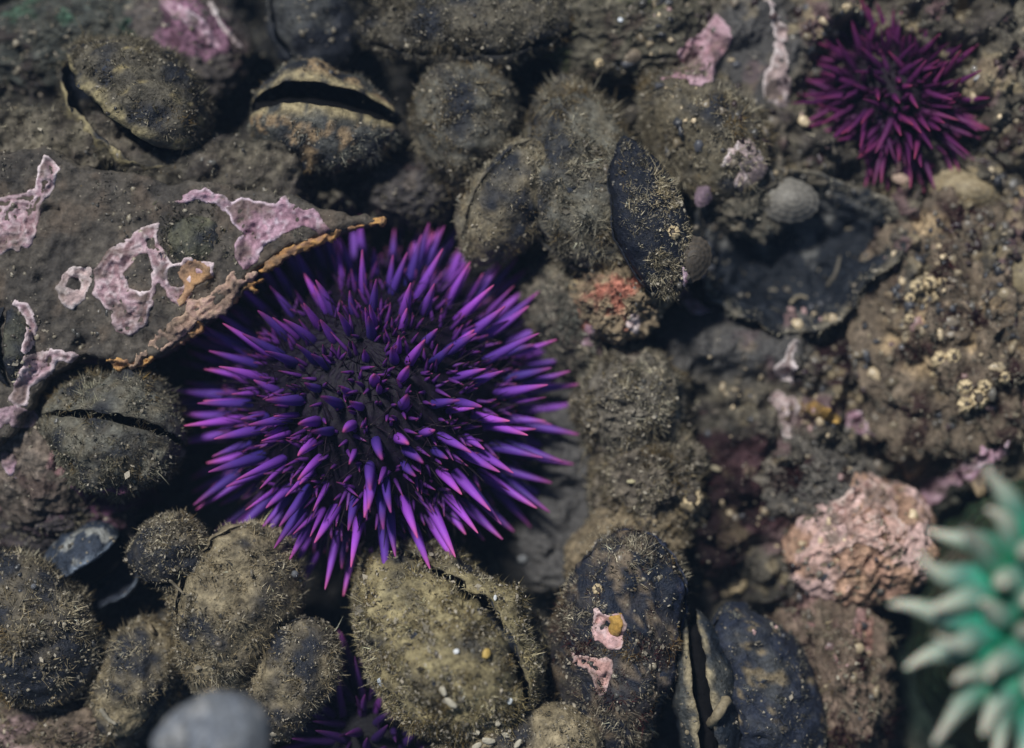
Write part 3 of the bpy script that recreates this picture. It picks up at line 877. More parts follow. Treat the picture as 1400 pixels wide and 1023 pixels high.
PINK = ((.31, .19, .20), (.43, .28, .315), (.82, .68, .68))
MAUVE = ((.33, .19, .235), (.46, .29, .35), (.80, .64, .70))
PALE = ((.38, .28, .265), (.52, .40, .38), (.84, .74, .71))
ORANGE = ((.32, .17, .07), (.27, .15, .11), (.45, .26, .11))
GC = 'pink coralline crusts growing on rock and shell'
CR = [
    ([(-40, 265), (0, 272), (30, 264), (50, 258), (62, 213), (80, 233), (74, 256), (64, 275), (60, 285), (55, 319), (43, 338), (0, 350), (-40, 352)], 1.05, PINK, .012, (), 'rippled pink crust sheet cut by the left edge of the photo'),
    ([(306, 283), (330, 270), (350, 276), (380, 279), (390, 256), (396, 276), (413, 286), (430, 282), (450, 314), (440, 319), (416, 309), (385, 322), (365, 340), (349, 363), (332, 372), (322, 345), (328, 320), (316, 306)], 1.15, MAUVE, 0, (), 'broad jagged mauve crust at the ledge edge above the large urchin'),
    ([(242, 276), (255, 264), (283, 259), (306, 268), (318, 282), (308, 289), (295, 279), (270, 274), (248, 281)], 1.1, MAUVE, 0, (), 'thin arched mauve crust curling over the olive turf mound'),
    ([(131, 370), (146, 347), (173, 327), (200, 308), (218, 306), (220, 328), (239, 358), (263, 353), (293, 361), (293, 380), (268, 390), (264, 403), (246, 420), (236, 410), (229, 403), (219, 390), (206, 423), (199, 443), (180, 458), (160, 456), (151, 443), (160, 426), (143, 420), (131, 403)],
     1.1, PINK, .008, ([(168, 372), (185, 354), (202, 350), (209, 362), (207, 392), (195, 404), (177, 396)], [(234, 368), (256, 366), (259, 378), (245, 398), (233, 390)]), 'large ring shaped pink crust with two bare holes on the ledge'),
    ([(78, 396), (83, 375), (103, 366), (123, 368), (126, 385), (120, 410), (103, 421), (86, 415)], 1.1, PALE, 0, ([(94, 383), (108, 379), (112, 386), (109, 394), (100, 397), (93, 392)],), 'small pale ring crust left of the large ring shaped one'),
    ([(17, 545), (25, 510), (40, 490), (65, 473), (95, 478), (114, 492), (100, 499), (80, 497), (70, 512), (55, 522), (42, 532), (35, 555), (25, 557)], 1.15, PINK, .016, (), 'fan of banded pink crust above the olive mussel with the slit'),
    ([(20, 410), (37, 414), (48, 443), (47, 466), (37, 487), (33, 480), (39, 456), (33, 432), (18, 418)], 1.25, PINK, 0, (), 'thin pink crescent crust along the slim dark mussel'),
    ([(215, -5), (253, 6), (280, 28), (299, 62), (288, 58), (266, 34), (233, 20)], .3, MAUVE, 0, (), 'mauve crescent crust at the top left edge'),
    ([(285, -5), (302, 26), (330, 58), (322, 64), (296, 36), (276, -4)], .3, PALE, 0, (), 'narrow pale crust streak right of the mauve crescent'),
    ([(926, 66), (946, 57), (966, 37), (983, 20), (1003, 37), (1004, 60), (986, 80), (973, 106), (956, 126), (929, 116), (903, 110), (919, 103), (929, 86)], .3, ((.40, .23, .26), (.52, .33, .37), (.60, .42, .46)), 0, (), 'bright rose crust at the top between arch and pale strip'),
    ([(1047, -10), (1057, -6), (1070, 17), (1080, 37), (1078, 66), (1083, 103), (1088, 133), (1081, 146), (1066, 135), (1047, 130), (1045, 110), (1056, 80), (1060, 50), (1050, 20)], .3, PALE, 0, (), 'long pale pink crust strip left of the wine red urchin'),
    ([(992, 206), (1022, 193), (1036, 206), (1049, 233), (1029, 243), (1012, 264), (1002, 253), (1006, 233), (986, 229)], .5, PALE, 0, (), 'whitish crust flake at the right foot of the arch'),
    ([(929, 373), (953, 393), (966, 413), (989, 420), (979, 431), (953, 428), (936, 410), (927, 393)], .4, MAUVE, 0, (), 'lilac crust flake below the big dark hollow shell'),
    ([(866, 423), (878, 433), (876, 453), (866, 457), (854, 443)], .6, PALE, 0, (), 'tiny pale crust flake on the right of the salmon stained rock'),
    ([(803, 448), (813, 464), (827, 484), (818, 484), (800, 470)], .4, MAUVE, 0, (), 'narrow lilac crust flake on the left of the salmon stained rock'),
    ([(1087, 458), (1099, 466), (1086, 483), (1093, 503), (1091, 526), (1076, 521), (1060, 506), (1074, 483)], .4, PALE, 0, (), 'upright pale pink crust above the orange sponge'),
    ([(1055, 544), (1070, 533), (1092, 546), (1096, 573), (1090, 598), (1077, 597), (1066, 567)], .4, PALE, .01, (), 'silvery crust flake left of the orange sponge'),
    ([(1171, 561), (1190, 564), (1202, 596), (1186, 605), (1161, 590)], .4, MAUVE, 0, (), 'lilac crust flake right of the orange sponge'),
    ([(1150, 690), (1205, 655), (1235, 668), (1238, 700), (1256, 745), (1236, 770), (1180, 745), (1130, 770), (1092, 785), (1100, 760), (1135, 742), (1138, 710)], .9, ((.44, .26, .215), (.56, .37, .31), (.74, .58, .50)), 0, ([(1148, 722), (1160, 716), (1166, 730), (1154, 738)],), 'thick salmon pink crust on the top of the pink rock'),
    ([(1285, 700), (1290, 668), (1328, 638), (1350, 613), (1387, 605), (1392, 625), (1360, 642), (1332, 668), (1302, 697)], .5, MAUVE, 0, (), 'mauve crust ribbon above the tentacles of the green anemone'),
    ([(813, 826), (833, 836), (850, 833), (856, 849), (846, 879), (833, 884), (812, 872), (809, 849)], 1.2, ((.58, .33, .29), (.68, .44, .43), (.76, .58, .56)), 0, (), 'upper pink crust patch on the tall dark mussel'),
    ([(783, 892), (800, 896), (812, 895), (840, 895), (837, 922), (830, 942), (820, 952), (811, 942), (810, 922), (800, 908), (786, 906)], 1.2, ((.50, .29, .25), (.58, .36, .33), (.66, .47, .43)), 0, (), 'lower lobed pink crust patch on the tall dark mussel'),
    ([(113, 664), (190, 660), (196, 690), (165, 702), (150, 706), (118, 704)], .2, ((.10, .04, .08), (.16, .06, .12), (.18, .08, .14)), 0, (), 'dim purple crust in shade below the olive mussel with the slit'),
    ([(2, 620), (18, 618), (24, 648), (40, 655), (35, 664), (8, 655)], .9, MAUVE, 0, (), 'small rose crust on the rounded rock at the left edge'),
    ([(1180, 840), (1205, 838), (1210, 880), (1196, 905), (1180, 880), (1165, 870)], .6, ((.30, .16, .12), (.36, .21, .19), (.44, .30, .27)), 0, (), 'rusty pink crust on the brown rock beside the anemone'),
    ([(0, 556), (28, 553), (52, 570), (42, 584), (20, 578), (0, 584)], .9, ((.30, .2, .23), (.36, .25, .28), (.5, .38, .4)), 0, (), 'dull lavender crust below the banded fan'),
]
for k, (poly, zg, cols, ridge, holes, lab) in enumerate(CR):
    sheet('coralline_crust', poly, zg, surf, .018, cols, 200 + k * 3, .045 if k < 9 else .06, 3.6, .032, ridge, .006, .017, label=lab, cat='crust', group=GC, holes=holes, nodule=.022, erode=.66 if k > 8 and k not in (11, 15, 16, 17, 18, 19, 20, 21) else .9)

sheet('coralline_crust', [(186, 498), (180, 482), (214, 462), (240, 440), (262, 418), (292, 396), (318, 372), (330, 366), (352, 372), (326, 404), (304, 428), (262, 460), (220, 488)],
      1.1, lambda p: ledge_z(p) + .11, .03, ((.27, .17, .13), (.40, .26, .22), (.66, .46, .32)), 296, .10, 3.4, .05, .012, .0, .018, .12, erode=.75, label='ridged brown pink crust along the middle of the ledge edge', cat='crust', group=GC, nodule=.03)
sheet('encrusting_sponge', [(172, 505), (156, 496), (180, 484), (214, 470), (250, 452), (298, 418), (345, 374), (392, 338), (455, 311), (522, 297), (520, 306), (458, 325), (398, 347), (354, 386), (304, 432), (260, 464), (215, 494)],
      1.05, lambda p: ledge_z(p) + .03, .05, ((.48, .24, .08), (.30, .17, .11), (.80, .45, .15)), 300, .09, 4.5, .07, 0, .0, .018, .22, None, 'orange brown sponge crust along the overhanging edge of the ledge', 'sponge', nodule=.04, erode=.70)
sheet('encrusting_sponge', [(1096, 552), (1118, 548), (1140, 560), (1160, 572), (1150, 580), (1122, 572), (1100, 566)], .4, surf, .07, ((.42, .24, .06), (.5, .3, .08), (.55, .38, .16)), 303, .04, 6, .06, 0, .02,
      label='small orange sponge between two pale crust flakes', cat='sponge')
sheet('encrusting_sponge', [(244, 372), (262, 354), (292, 362), (292, 380), (266, 390), (262, 404), (246, 420), (238, 410), (252, 396)], 1.2, surf, .05, ((.44, .25, .12), (.38, .22, .14), (.5, .32, .18)), 306, .03, 6, .04, 0, .02,
      label='orange sponge on the right arm of the large ring crust', cat='sponge')
sheet('encrusting_sponge', [(832, 840), (850, 834), (852, 850), (846, 868), (834, 866)], 1.25, surf, .06, ((.40, .22, .05), (.46, .27, .07), (.5, .32, .1)), 309, .03, 6, .05, 0, .02,
      label='orange sponge on the upper crust patch of the tall dark mussel', cat='sponge')


def rubble(name, n, weight, cols, size, seed, label):
    """small knobs of crust, shell and grit grown over the rock"""
    rng = np.random.default_rng(seed)
    p = np.stack([rng.uniform(-7.3, 7.3, n), rng.uniform(-5.4, 5.4, n)], 1)
    p = p[rng.random(n) < weight(p)]
    n = len(p)
    z = surf(p)
    th = np.array([0, .9, 1.75])
    a = np.linspace(0, 2 * math.pi, 6, endpoint=False)
    d = np.concatenate([[[0, 0, 1]], np.stack([np.outer(np.sin(th[1:]), np.cos(a)), np.outer(np.sin(th[1:]), np.sin(a)), np.outer(np.cos(th[1:]), np.ones(6))], -1).reshape(-1, 3)])
    sz = size * np.clip(np.exp(rng.normal(0, .5, n)), .3, 1.9)
    v = d[None] * rng.uniform(.6, 1.35, (n, 13, 1)) * np.stack([sz * rng.uniform(.6, 1.5, n), sz * rng.uniform(.6, 1.5, n), sz * rng.uniform(.4, 1.0, n)], 1)[:, None]
    v = v + np.column_stack([p, z])[:, None]
    k = np.arange(6)
    k2 = (k + 1) % 6
    tri = np.stack([np.zeros(6, int), 1 + k, 1 + k2], 1)
    quad = np.stack([1 + k, 7 + k, 7 + k2, 1 + k2], 1)
    o_ = (np.arange(n) * 13)[:, None, None]
    cc = np.array(cols)[(np.clip((noise(p * 2.3, seed) * .5 + .5) * .75 + rng.random(n) * .5 - .125, 0, .999) * len(cols)).astype(int)]
    cc = cc * np.exp(rng.normal(0, .35, n))[:, None]
    ctr = np.zeros(3)
    o = link(name, mesh(name, v.reshape(-1, 3), [(tri[None] + o_).reshape(-1, 3), (quad[None] + o_).reshape(-1, 4)], np.repeat(cc, 13, 0), M_KNOB, True), kind='stuff')
    o['label'] = label


def w_rub(p):
    r = sstep(2.0, 3.4, p[:, 0] + .2 * p[:, 1]) * (1 - np.clip(gauss(p, 1330, 860, 150, 230) * 1.8, 0, 1)) * (1 - np.clip(gauss(p, 1225, 140, 100, 90) * 1.3, 0, 1))
    r = r * (1 - .8 * silt_zone(p)) * (1 - .9 * np.clip(gauss(p, 1085, 340, 120, 90) * 1.6, 0, 1)) * (1 - .9 * np.clip(gauss(p, 990, 930, 120, 140) * 1.5, 0, 1))
    return np.clip(r * (.15 + 1.1 * sstep(-.2, .5, fbm(p * 1.5, 3, 700))), 0, 1)


rubble('encrusting_rubble', 13000, w_rub, ((.025, .012, .014), (.05, .03, .028), (.14, .115, .085), (.09, .08, .065), (.24, .19, .12), (.05, .05, .055), (.55, .43, .27), (.36, .23, .21)), .038, 701,
       'knobby tan, maroon and cream encrustation over the right hand rocks')
rubble('fine_rubble', 14000, lambda p: np.clip(.8 * (1 - sstep(2.0, 3.2, p[:, 0])) * (1 - np.clip(gauss(p, 515, 545, 290) * 2, 0, 1)) * (1 - silt_zone(p)) * sstep(-.1, .5, fbm(p * 1.8, 3, 720)), 0, 1),
       ((.03, .03, .032), (.12, .1, .075), (.2, .17, .12), (.07, .065, .055), (.3, .26, .19)), .02, 702, 'fine grit and shell crumbs among the mussels')


# ------------------------------------------------------------------ sea urchins
def spine_mesh(name, seed, c0, c1, c2, sides=9, bend=.05):
    rng = random.Random(seed)
    ts = [0, .03, .09, .2, .38, .58, .76, .9, .97, 1.0]
    rs = [.66, .93, 1.0, .98, .86, .68, .48, .29, .17, .05]
    bx, by = rng.uniform(-bend, bend), rng.uniform(-bend, bend)
    v, c = [], []
    for t, r in zip(ts, rs):
        for k in range(sides):
            a = 2 * math.pi * k / sides
            rr = r * (1 + (.05 if k % 2 else -.03))
            v.append((rr * math.cos(a) + bx * 12 * t * t, rr * math.sin(a) + by * 12 * t * t, t))
            m = mixc(c0, c1, np.clip(t / .6, 0, 1)) if t < .6 else mixc(c1, c2, np.clip((t - .6) / .36, 0, 1) ** 1.4)
            c.append(m)
    v, c = np.array(v), np.array(c).reshape(-1, 3)
    f = grid_faces(len(ts), sides, True)[:, ::-1]
    return v, f[:, ::-1], c


def urchin(cx, cy, z, R, RZ, tilt, tiltdir, n, ln, th, cols, testc, label, seed, minor=0, jit=.12, maxpol=112, medium=.45, group='purple sea urchins in the pool'):
    loc = Vector(P(cx, cy, z))
    rng = np.random.default_rng(seed)
    root = empty('sea_urchin', loc, label, 'sea urchin', group)
    Q = Matrix.Rotation(math.radians(tilt), 3, Vector((math.cos(math.radians(tiltdir + 90)), math.sin(math.radians(tiltdir + 90)), 0)))
    Qn = np.array(Q)
    nu, nv = 100, 180
    thv, phv = np.linspace(.02, math.pi - .02, nu), np.linspace(0, 2 * math.pi, nv, endpoint=False)
    d = np.stack([np.outer(np.sin(thv), np.cos(phv)), np.outer(np.sin(thv), np.sin(phv)), np.outer(np.cos(thv), np.ones(nv))], -1).reshape(-1, 3)
    tub = np.clip(np.sin(thv * 38)[:, None] * np.sin(phv * 34)[None], 0, 1).ravel() ** 2
    tv = d * np.array([R, R, RZ]) * (1 + .025 * tub)[:, None]
    link('test', mesh('test', tv @ Qn.T, grid_faces(nu, nv, True), testc * (0.6 + .8 * tub[:, None]), M_TEST), root)
    solid(tv @ Qn.T + np.array(loc), grid_faces(nu, nv, True))
    variants = []
    for k in range(8):
        v, f, c = spine_mesh('spine', seed + k, *cols)
        variants.append(mesh('spine', v, f, c, M_SPINE))
    ga = math.pi * (3 - math.sqrt(5))
    cmin = math.cos(math.radians(maxpol))
    for i in range(n):
        cz = 1 - (i + .5) / n * (1 - cmin)
        r = math.sqrt(max(0, 1 - cz * cz))
        a = i * ga + rng.normal(0, .06)
        u_ = Vector((r * math.cos(a), r * math.sin(a), cz)) + Vector(rng.normal(0, .035, 3))
        u_.normalize()
        b = Vector((u_.x * R, u_.y * R, u_.z * RZ))
        nd = Vector((u_.x / R, u_.y / R, u_.z / RZ)).normalized()
        dr = (nd * .3 + u_ * .7 + Vector(rng.normal(0, jit, 3))).normalized()
        k = ln * (0.66 + .40 * min(1, r * 1.1)) * rng.choice([rng.uniform(.85, 1.12), rng.uniform(.55, .8)], p=[.75, .25])
        wd = th * rng.uniform(.85, 1.12) * (.65 + .35 * min(1, k / ln))
        o = bpy.data.objects.new('spine', variants[i % 8])
        COL.objects.link(o)
        o.parent = root
        M = (Q @ dr).to_track_quat('Z', 'Y').to_matrix().to_4x4() @ Matrix.Rotation(rng.uniform(0, 6.28), 4, 'Z') @ Matrix.Diagonal((wd, wd, k, 1))
        o.matrix_local = Matrix.Translation(Q @ (b - dr * .03)) @ M
    if minor:                                           # short secondary spines and tube feet, too many to count
        V, F, C = [], [], []
        v0, f0, c0 = spine_mesh('x', 5, cols[0], cols[1], cols[2], 5, .02)
        nvv = 0
        for i in range(minor):
            u_ = Vector(rng.normal(0, 1, 3)).normalized()
            if u_.z < -.25:
                u_.z = -u_.z
            b = Vector((u_.x * R, u_.y * R, u_.z * RZ))
            kind_ = rng.random()
            foot = kind_ < .5
            mid_ = kind_ > .80 and rng.random() < medium
            dr = (u_ + Vector(rng.normal(0, .10 if mid_ else .3, 3))).normalized()
            k = ln * (rng.uniform(.3, .62) if foot else rng.uniform(.5, .85) if mid_ else rng.uniform(.22, .42))
            wd = th * (.14 if foot else .66 if mid_ else .42)
            M = (Q @ dr).to_track_quat('Z', 'Y').to_matrix() @ Matrix.Diagonal((wd, wd, k))
            V.append(v0 @ np.array(M).T + np.array(Q @ b))
            F.append(f0 + nvv)
            nvv += len(v0)
            if foot:
                g = rng.random()
                cc = np.where(np.arange(len(v0))[:, None] > len(v0) * .8, np.array([.22, .17, .13]) * g, np.array([.02, .012, .02]))
            else:
                cc = c0 * (rng.uniform(.5, .95) if mid_ else .38)
            C.append(cc)
        link('short_spines_and_tube_feet', mesh('short_spines_and_tube_feet', np.concatenate(V), np.concatenate(F), np.concatenate(C), M_SPINE), root, None, 'stuff')
    return root


PUR = ((.075, .024, .25), (.26, .072, .50), (.46, .085, .27))
urchin(515, 556, -.45, 1.98, 1.80, 30, 97, 265, .86, .074, PUR, np.array([.008, .003, .014]), 'largest urchin, bright violet with long open spines, in the central hollow', 401, 1900, .075, 104, .14)
WINE = ((.06, .010, .062), (.125, .018, .098), (.22, .034, .10))
urchin(1226, 124, -.40, .90, .66, 24, 95, 300, .64, .052, WINE, np.array([.015, .006, .014]), 'smaller wine red urchin with tangled spines at the upper right', 402, 900, .30)
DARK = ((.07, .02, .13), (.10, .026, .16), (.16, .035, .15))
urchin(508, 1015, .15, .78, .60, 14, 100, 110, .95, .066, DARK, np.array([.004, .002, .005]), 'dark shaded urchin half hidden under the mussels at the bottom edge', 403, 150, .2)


# ------------------------------------------------------------------ green anemone
def anemone(cx, cy, z0, ztop):
    loc = Vector(P(cx, cy, ztop))
    loc.z = z0
    root = empty('sea_anemone', loc, 'green anemone with pale grey tentacle tips in the lower right corner', 'anemone')
    h = ztop - z0
    nu, nv = 30, 72
    t = np.linspace(0, 1, nu)
    a = np.linspace(0, 2 * math.pi, nv, endpoint=False)
    r = 1.15 + 1.25 * (1 - t) ** 1.3
    foot = Vector(P(cx, cy + 25, z0)) - loc
    wart = np.clip(np.sin(t * 40)[:, None] * np.sin(a * 24)[None], 0, 1)
    rr = r[:, None] * (1 + .045 * wart)
    v = np.stack([rr * np.cos(a), rr * np.sin(a), np.outer(t * h, np.ones(nv))], -1)
    v = (v + ((1 - t) ** 1.3)[:, None, None] * np.array((foot.x, foot.y, 0))).reshape(-1, 3)
    c = mixc((.022, .036, .018), (.05, .08, .04), wart.ravel())
    link('column', mesh('column', v, grid_faces(nu, nv, True)[:, ::-1], c, M_ANEM), root)
    t = np.linspace(0, 1, 16)
    rr = 1.2 * (1 - t)
    zz = h - .02 - .28 * t + .1 * np.sin(t * 9)
    v = np.stack([np.outer(rr, np.cos(a)), np.outer(rr, np.sin(a)), np.outer(zz, np.ones(nv))], -1)
    v[..., 2] += .02 * np.sin(a * 30)[None]
    link('oral_disc', mesh('oral_disc', v.reshape(-1, 3), grid_faces(16, nv, True)[:, ::-1], mixc((.06, .26, .17), (.14, .30, .21), np.repeat(t, nv)), M_ANEM), root)
    var = []
    for k in range(5):
        rg = random.Random(50 + k)
        ts = np.array([0, .08, .2, .36, .52, .66, .78, .88, .95, 1.0])
        rs = np.array([1.1, 1.08, 1.0, .86, .68, .50, .36, .26, .18, .05])
        sd_ = 12
        aa = np.linspace(0, 2 * math.pi, sd_, endpoint=False)
        bz, bx = rg.uniform(-.02, .26), rg.uniform(-.16, .16)
        tv = np.empty((len(ts), sd_, 3))
        for i, (tt, r_) in enumerate(zip(ts, rs)):
            tv[i, :, 0] = r_ * .185 * np.cos(aa) + bx * tt * tt + .05 * math.sin(tt * 6 + k)
            tv[i, :, 1] = r_ * .185 * np.sin(aa) + bz * tt * tt
            tv[i, :, 2] = tt
        tt = np.repeat(ts, sd_)
        cc = np.where((tt < .36)[:, None], mixc((.004, .30, .16), (.10, .23, .175), np.clip(tt / .36, 0, 1)), mixc((.10, .23, .175), (.60, .58, .46), np.clip((tt - .36) / .52, 0, 1)))
        var.append(mesh('tentacle', tv.reshape(-1, 3), grid_faces(len(ts), sd_, True), cc, M_ANEM))
    i = 0
    for ring, (rad, n, el, ln) in enumerate(((1.14, 20, 8, 1.02), (1.04, 18, 30, .92), (.84, 14, 52, .8), (.58, 10, 68, .7))):
        for k in range(n):
            ang = 2 * math.pi * (k + .5 * (ring % 2)) / n + random.uniform(-.06, .06)
            e = math.radians(el + random.uniform(-9, 9))
            d = Vector((math.cos(ang) * math.cos(e), math.sin(ang) * math.cos(e), math.sin(e)))
            o = bpy.data.objects.new('tentacle', var[i % 5])
            COL.objects.link(o)
            o.parent = root
            s = ln * random.uniform(.82, 1.12)
            o.matrix_local = Matrix.Translation((math.cos(ang) * rad, math.sin(ang) * rad, h - .08 + .04 * ring)) @ d.to_track_quat('Z', 'Y').to_matrix().to_4x4() \
                @ Matrix.Rotation(random.uniform(-.9, .9), 4, 'Z') @ Matrix.Diagonal((1, 1, s, 1))
            i += 1
    return root


anemone(1474, 842, -1.2, 4.6)


# ------------------------------------------------------------------ limpets, barnacles, scraps
def limpet(px, py, rx, ry, h, yaw, c0, c1, label, seed, zg=.8, up=0):
    loc = Vector(surf_at(px, py, zg)) - Vector((0, 0, h * .35 - up))
    nu, nv = 26, 64
    t = np.linspace(0.02, 1, nu)
    a = np.linspace(0, 2 * math.pi, nv, endpoint=False)
    rib = 1 + .025 * np.sin(a * 17) + .015 * noise(np.stack([np.cos(a) * 3, np.sin(a) * 3], 1), seed)
    r = np.outer(t, rib)
    zz = h * (1 - t ** 1.6)[:, None] + .004 * np.sin(t * 26)[:, None] + 0 * a[None]
    v = np.stack([r * np.cos(a) * rx + .15 * rx * (1 - t)[:, None], r * np.sin(a) * ry, zz], -1).reshape(-1, 3)
    v = v @ rot(math.radians(yaw), 0, 0).T
    q = .5 + .5 * np.sin(np.repeat(t, nv) * 22 + 1.5 * noise(v * 4, seed))
    c = mixc(c0, c1, q * .7 + .3 * np.tile(.5 + .5 * np.sin(a * 17), nu))
    o = link('limpet', mesh('limpet', v, grid_faces(nu, nv, True), c, M_LIMPET), loc=loc)
    return tag(o, label, 'limpet')


limpet(1076, 274, .43, .30, .26, -8, (.17, .155, .13), (.25, .23, .195), 'oval grey limpet on the big dark hollow shell', 1, up=.14)
limpet(1325, 260, .52, .33, .32, -6, (.26, .2, .11), (.36, .29, .18), 'tan limpet on rock below the wine red urchin', 2)
limpet(1396, 385, .32, .48, .34, 10, (.2, .16, .09), (.28, .23, .14), 'olive tan limpet cut by the right edge', 3)
limpet(1030, 235, .22, .14, .12, 40, (.16, .12, .12), (.26, .2, .2), 'small brownish limpet at the upper left rim of the big dark hollow shell', 4)
limpet(965, 262, .22, .12, .12, 62, (.16, .11, .14), (.28, .2, .24), 'small lilac limpet at the right foot of the arch', 5)
limpet(945, 355, .33, .26, .22, 62, (.06, .05, .04), (.10, .08, .06), 'dark brown limpet at the left end of the big dark hollow shell', 6)
limpet(862, 76, .16, .12, .12, 10, (.2, .15, .1), (.32, .26, .19), 'little beige limpet on the mossy rock at the top', 7)

BV = []


def barnacle_meshes():
    out = []
    for k in range(6):
        a0, a1 = k * math.pi / 3 + .05, (k + 1) * math.pi / 3 - .05
        pts = []
        for rr, z in ((1.0, 0), (.82, .45), (.5, .85), (.40, .82), (.45, .3)):
            for a in np.linspace(a0, a1, 4):
                q = rr * (1 + .07 * math.sin(a * 12))
                pts.append((q * math.cos(a), q * math.sin(a), z))
        out.append(mesh('plate', np.array(pts), grid_faces(5, 4)[:, ::-1], np.array([.72, .56, .33]) * (.8 + .4 * random.random()), M_LIMPET, False))
    a = np.linspace(0, 2 * math.pi, 10, endpoint=False)
    v = np.concatenate([np.stack([.42 * np.cos(a), .42 * np.sin(a), np.full(10, .6)], 1), [[0, 0, .72]]])
    out.append(mesh('lid', v, np.stack([np.arange(10), (np.arange(10) + 1) % 10, np.full(10, 10)], 1), (.10, .08, .06), M_LIMPET, False))
    return out


BM = barnacle_meshes()


def barnacle(px, py, r, label, group, zg=.5):
    loc = Vector(surf_at(px, py, zg)) - Vector((0, 0, r * .15))
    root = empty('barnacle', loc, label, 'barnacle', group)
    yaw = random.uniform(0, 6)
    for m in BM:
        o = bpy.data.objects.new(m.name.split('.')[0], m)
        COL.objects.link(o)
        o.parent = root
        o.scale = (r, r * random.uniform(.85, 1), r * random.uniform(.8, 1.1))
        o.rotation_euler = (random.uniform(-.2, .2), random.uniform(-.2, .2), yaw)


for (x, y, r, lab) in ((1254, 392, .10, 'upper left barnacle of the bright clump high on the rough tan rock'), (1272, 388, .11, 'topmost middle barnacle of the bright clump high on the rough tan rock'),
                       (1262, 405, .12, 'largest barnacle, at the heart of the bright clump on the rough tan rock'), (1283, 404, .10, 'barnacle on the right side of the bright clump on the rough tan rock'),
                       (1245, 408, .08, 'small barnacle on the left side of the bright clump on the rough tan rock'), (1266, 421, .09, 'lowest barnacle of the bright clump high on the rough tan rock'),
                       (1288, 384, .08, 'small upper right barnacle of the bright clump on the rough tan rock'), (1244, 436, .07, 'tiny barnacle alone just below the bright clump on the rough tan rock')):
    barnacle(x, y, r, lab, 'barnacles clumped on the rough tan rock')
for (x, y, r, lab) in ((1284, 492, .12, 'left barnacle of the upper trio low on the rough tan rock'), (1304, 488, .11, 'right barnacle of the upper trio low on the rough tan rock'),
                       (1280, 510, .09, 'bottom barnacle of the upper trio low on the rough tan rock'), (1320, 530, .11, 'upper left barnacle of the lower cream cluster on the rough tan rock'),
                       (1338, 545, .15, 'biggest barnacle of the lower cream cluster on the rough tan rock'), (1320, 553, .11, 'bottom left barnacle of the lower cream cluster on the rough tan rock'),
                       (1347, 528, .10, 'upper right barnacle of the lower cream cluster on the rough tan rock'), (1374, 516, .09, 'lone barnacle right of the lower cream cluster on the rough tan rock')):
    barnacle(x, y, r, lab, 'barnacles scattered on the rough tan rock')
barnacle(820, 87, .07, 'single white barnacle at the foot of the mossy top rock', None)
barnacle(942, 680, .22, 'fat ochre barnacle beside the brown mussel above maroon algae', None)
barnacle(786, 391, .10, 'cream barnacle on the left shoulder of the salmon stained rock', None)
barnacle(920, 318, .10, 'white barnacle on the right edge of the narrow wedged mussel', None)
barnacle(1008, 800, .14, 'cream barnacle at the lower end of the maroon algae', None)
barnacle(818, 806, .08, 'yellow barnacle above the upper crust patch of the tall mussel', None)


def tube(name, pts, r, tint, label, cat, zoff=.03, taper=.5, group=None):
    pts = [Vector(surf_at(x, y)) + Vector((0, 0, zoff)) for x, y in pts]
    zs = [p.z for p in pts]
    P_ = []
    n = len(pts)
    for k in range((n - 1) * 5 + 1):
        s = k / 5
        i = min(int(s), n - 2)
        t = s - i
        p0, p1, p2, p3 = pts[max(i - 1, 0)], pts[i], pts[i + 1], pts[min(i + 2, n - 1)]
        P_.append(.5 * ((2 * p1) + (p2 - p0) * t + (2 * p0 - 5 * p1 + 4 * p2 - p3) * t * t + (3 * p1 - p0 - 3 * p2 + p3) * t ** 3))
    v = []
    for k, p in enumerate(P_):
        d = (P_[min(k + 1, len(P_) - 1)] - P_[max(k - 1, 0)]).normalized()
        s_ = d.cross(Vector((0, 0, 1))).normalized()
        u_ = s_.cross(d)
        rr = r * (1 - taper * k / len(P_)) * (1 + .15 * math.sin(k * 2.3))
        if k in (0, len(P_) - 1):
            rr *= .4
        for j in range(8):
            a = 2 * math.pi * j / 8
            v.append(p + s_ * math.cos(a) * rr + u_ * math.sin(a) * rr)
    v = np.array([tuple(x) for x in v])
    ctr = v.mean(0)
    f = grid_faces(len(P_), 8, True)
    caps = [np.array([list(range(8))]), np.array([list(range(len(v) - 1, len(v) - 9, -1))])]
    o = link(name, mesh(name, v - ctr, [f] + caps, np.array(tint) * (.8 + .4 * RNG.random((len(v), 1))), M_LIMPET), loc=ctr)
    return tag(o, label, cat, group)


tube('seaweed_stalk', [(995, 952), (976, 982), (962, 996), (938, 1000)], .075, (.26, .21, .13), 'tan broken seaweed stalk lying across the slit mussel', 'seaweed', .08, .3)
tube('worm_tube', [(208, 822), (214, 838), (206, 856), (212, 866)], .05, (.24, .19, .12), 'bent tan worm tube left of the big grey tan mussel', 'worm tube')
tube('worm_tube', [(140, 838), (158, 842), (178, 850)], .03, (.22, .18, .13), 'thin straight worm tube above the tucked brown mussel', 'worm tube')
tube('worm_tube', [(138, 968), (148, 982), (160, 990)], .04, (.26, .23, .17), 'pale worm tube on the tucked brown mussel', 'worm tube')
tube('worm_tube', [(232, 792), (244, 804), (252, 812)], .025, (.2, .17, .12), 'slender worm tube below the small tan mussel', 'worm tube')
tube('worm_tube', [(446, 940), (440, 962), (428, 985), (418, 998)], .028, (.22, .19, .13), 'long twig like worm tube on the right of the tan mussel by the dark urchin', 'worm tube', .05)
tube('worm_tube', [(660, 990), (672, 986), (690, 990), (700, 992)], .022, (.3, .26, .18), 'curved worm tube on the tan mussel at the bottom edge', 'worm tube')
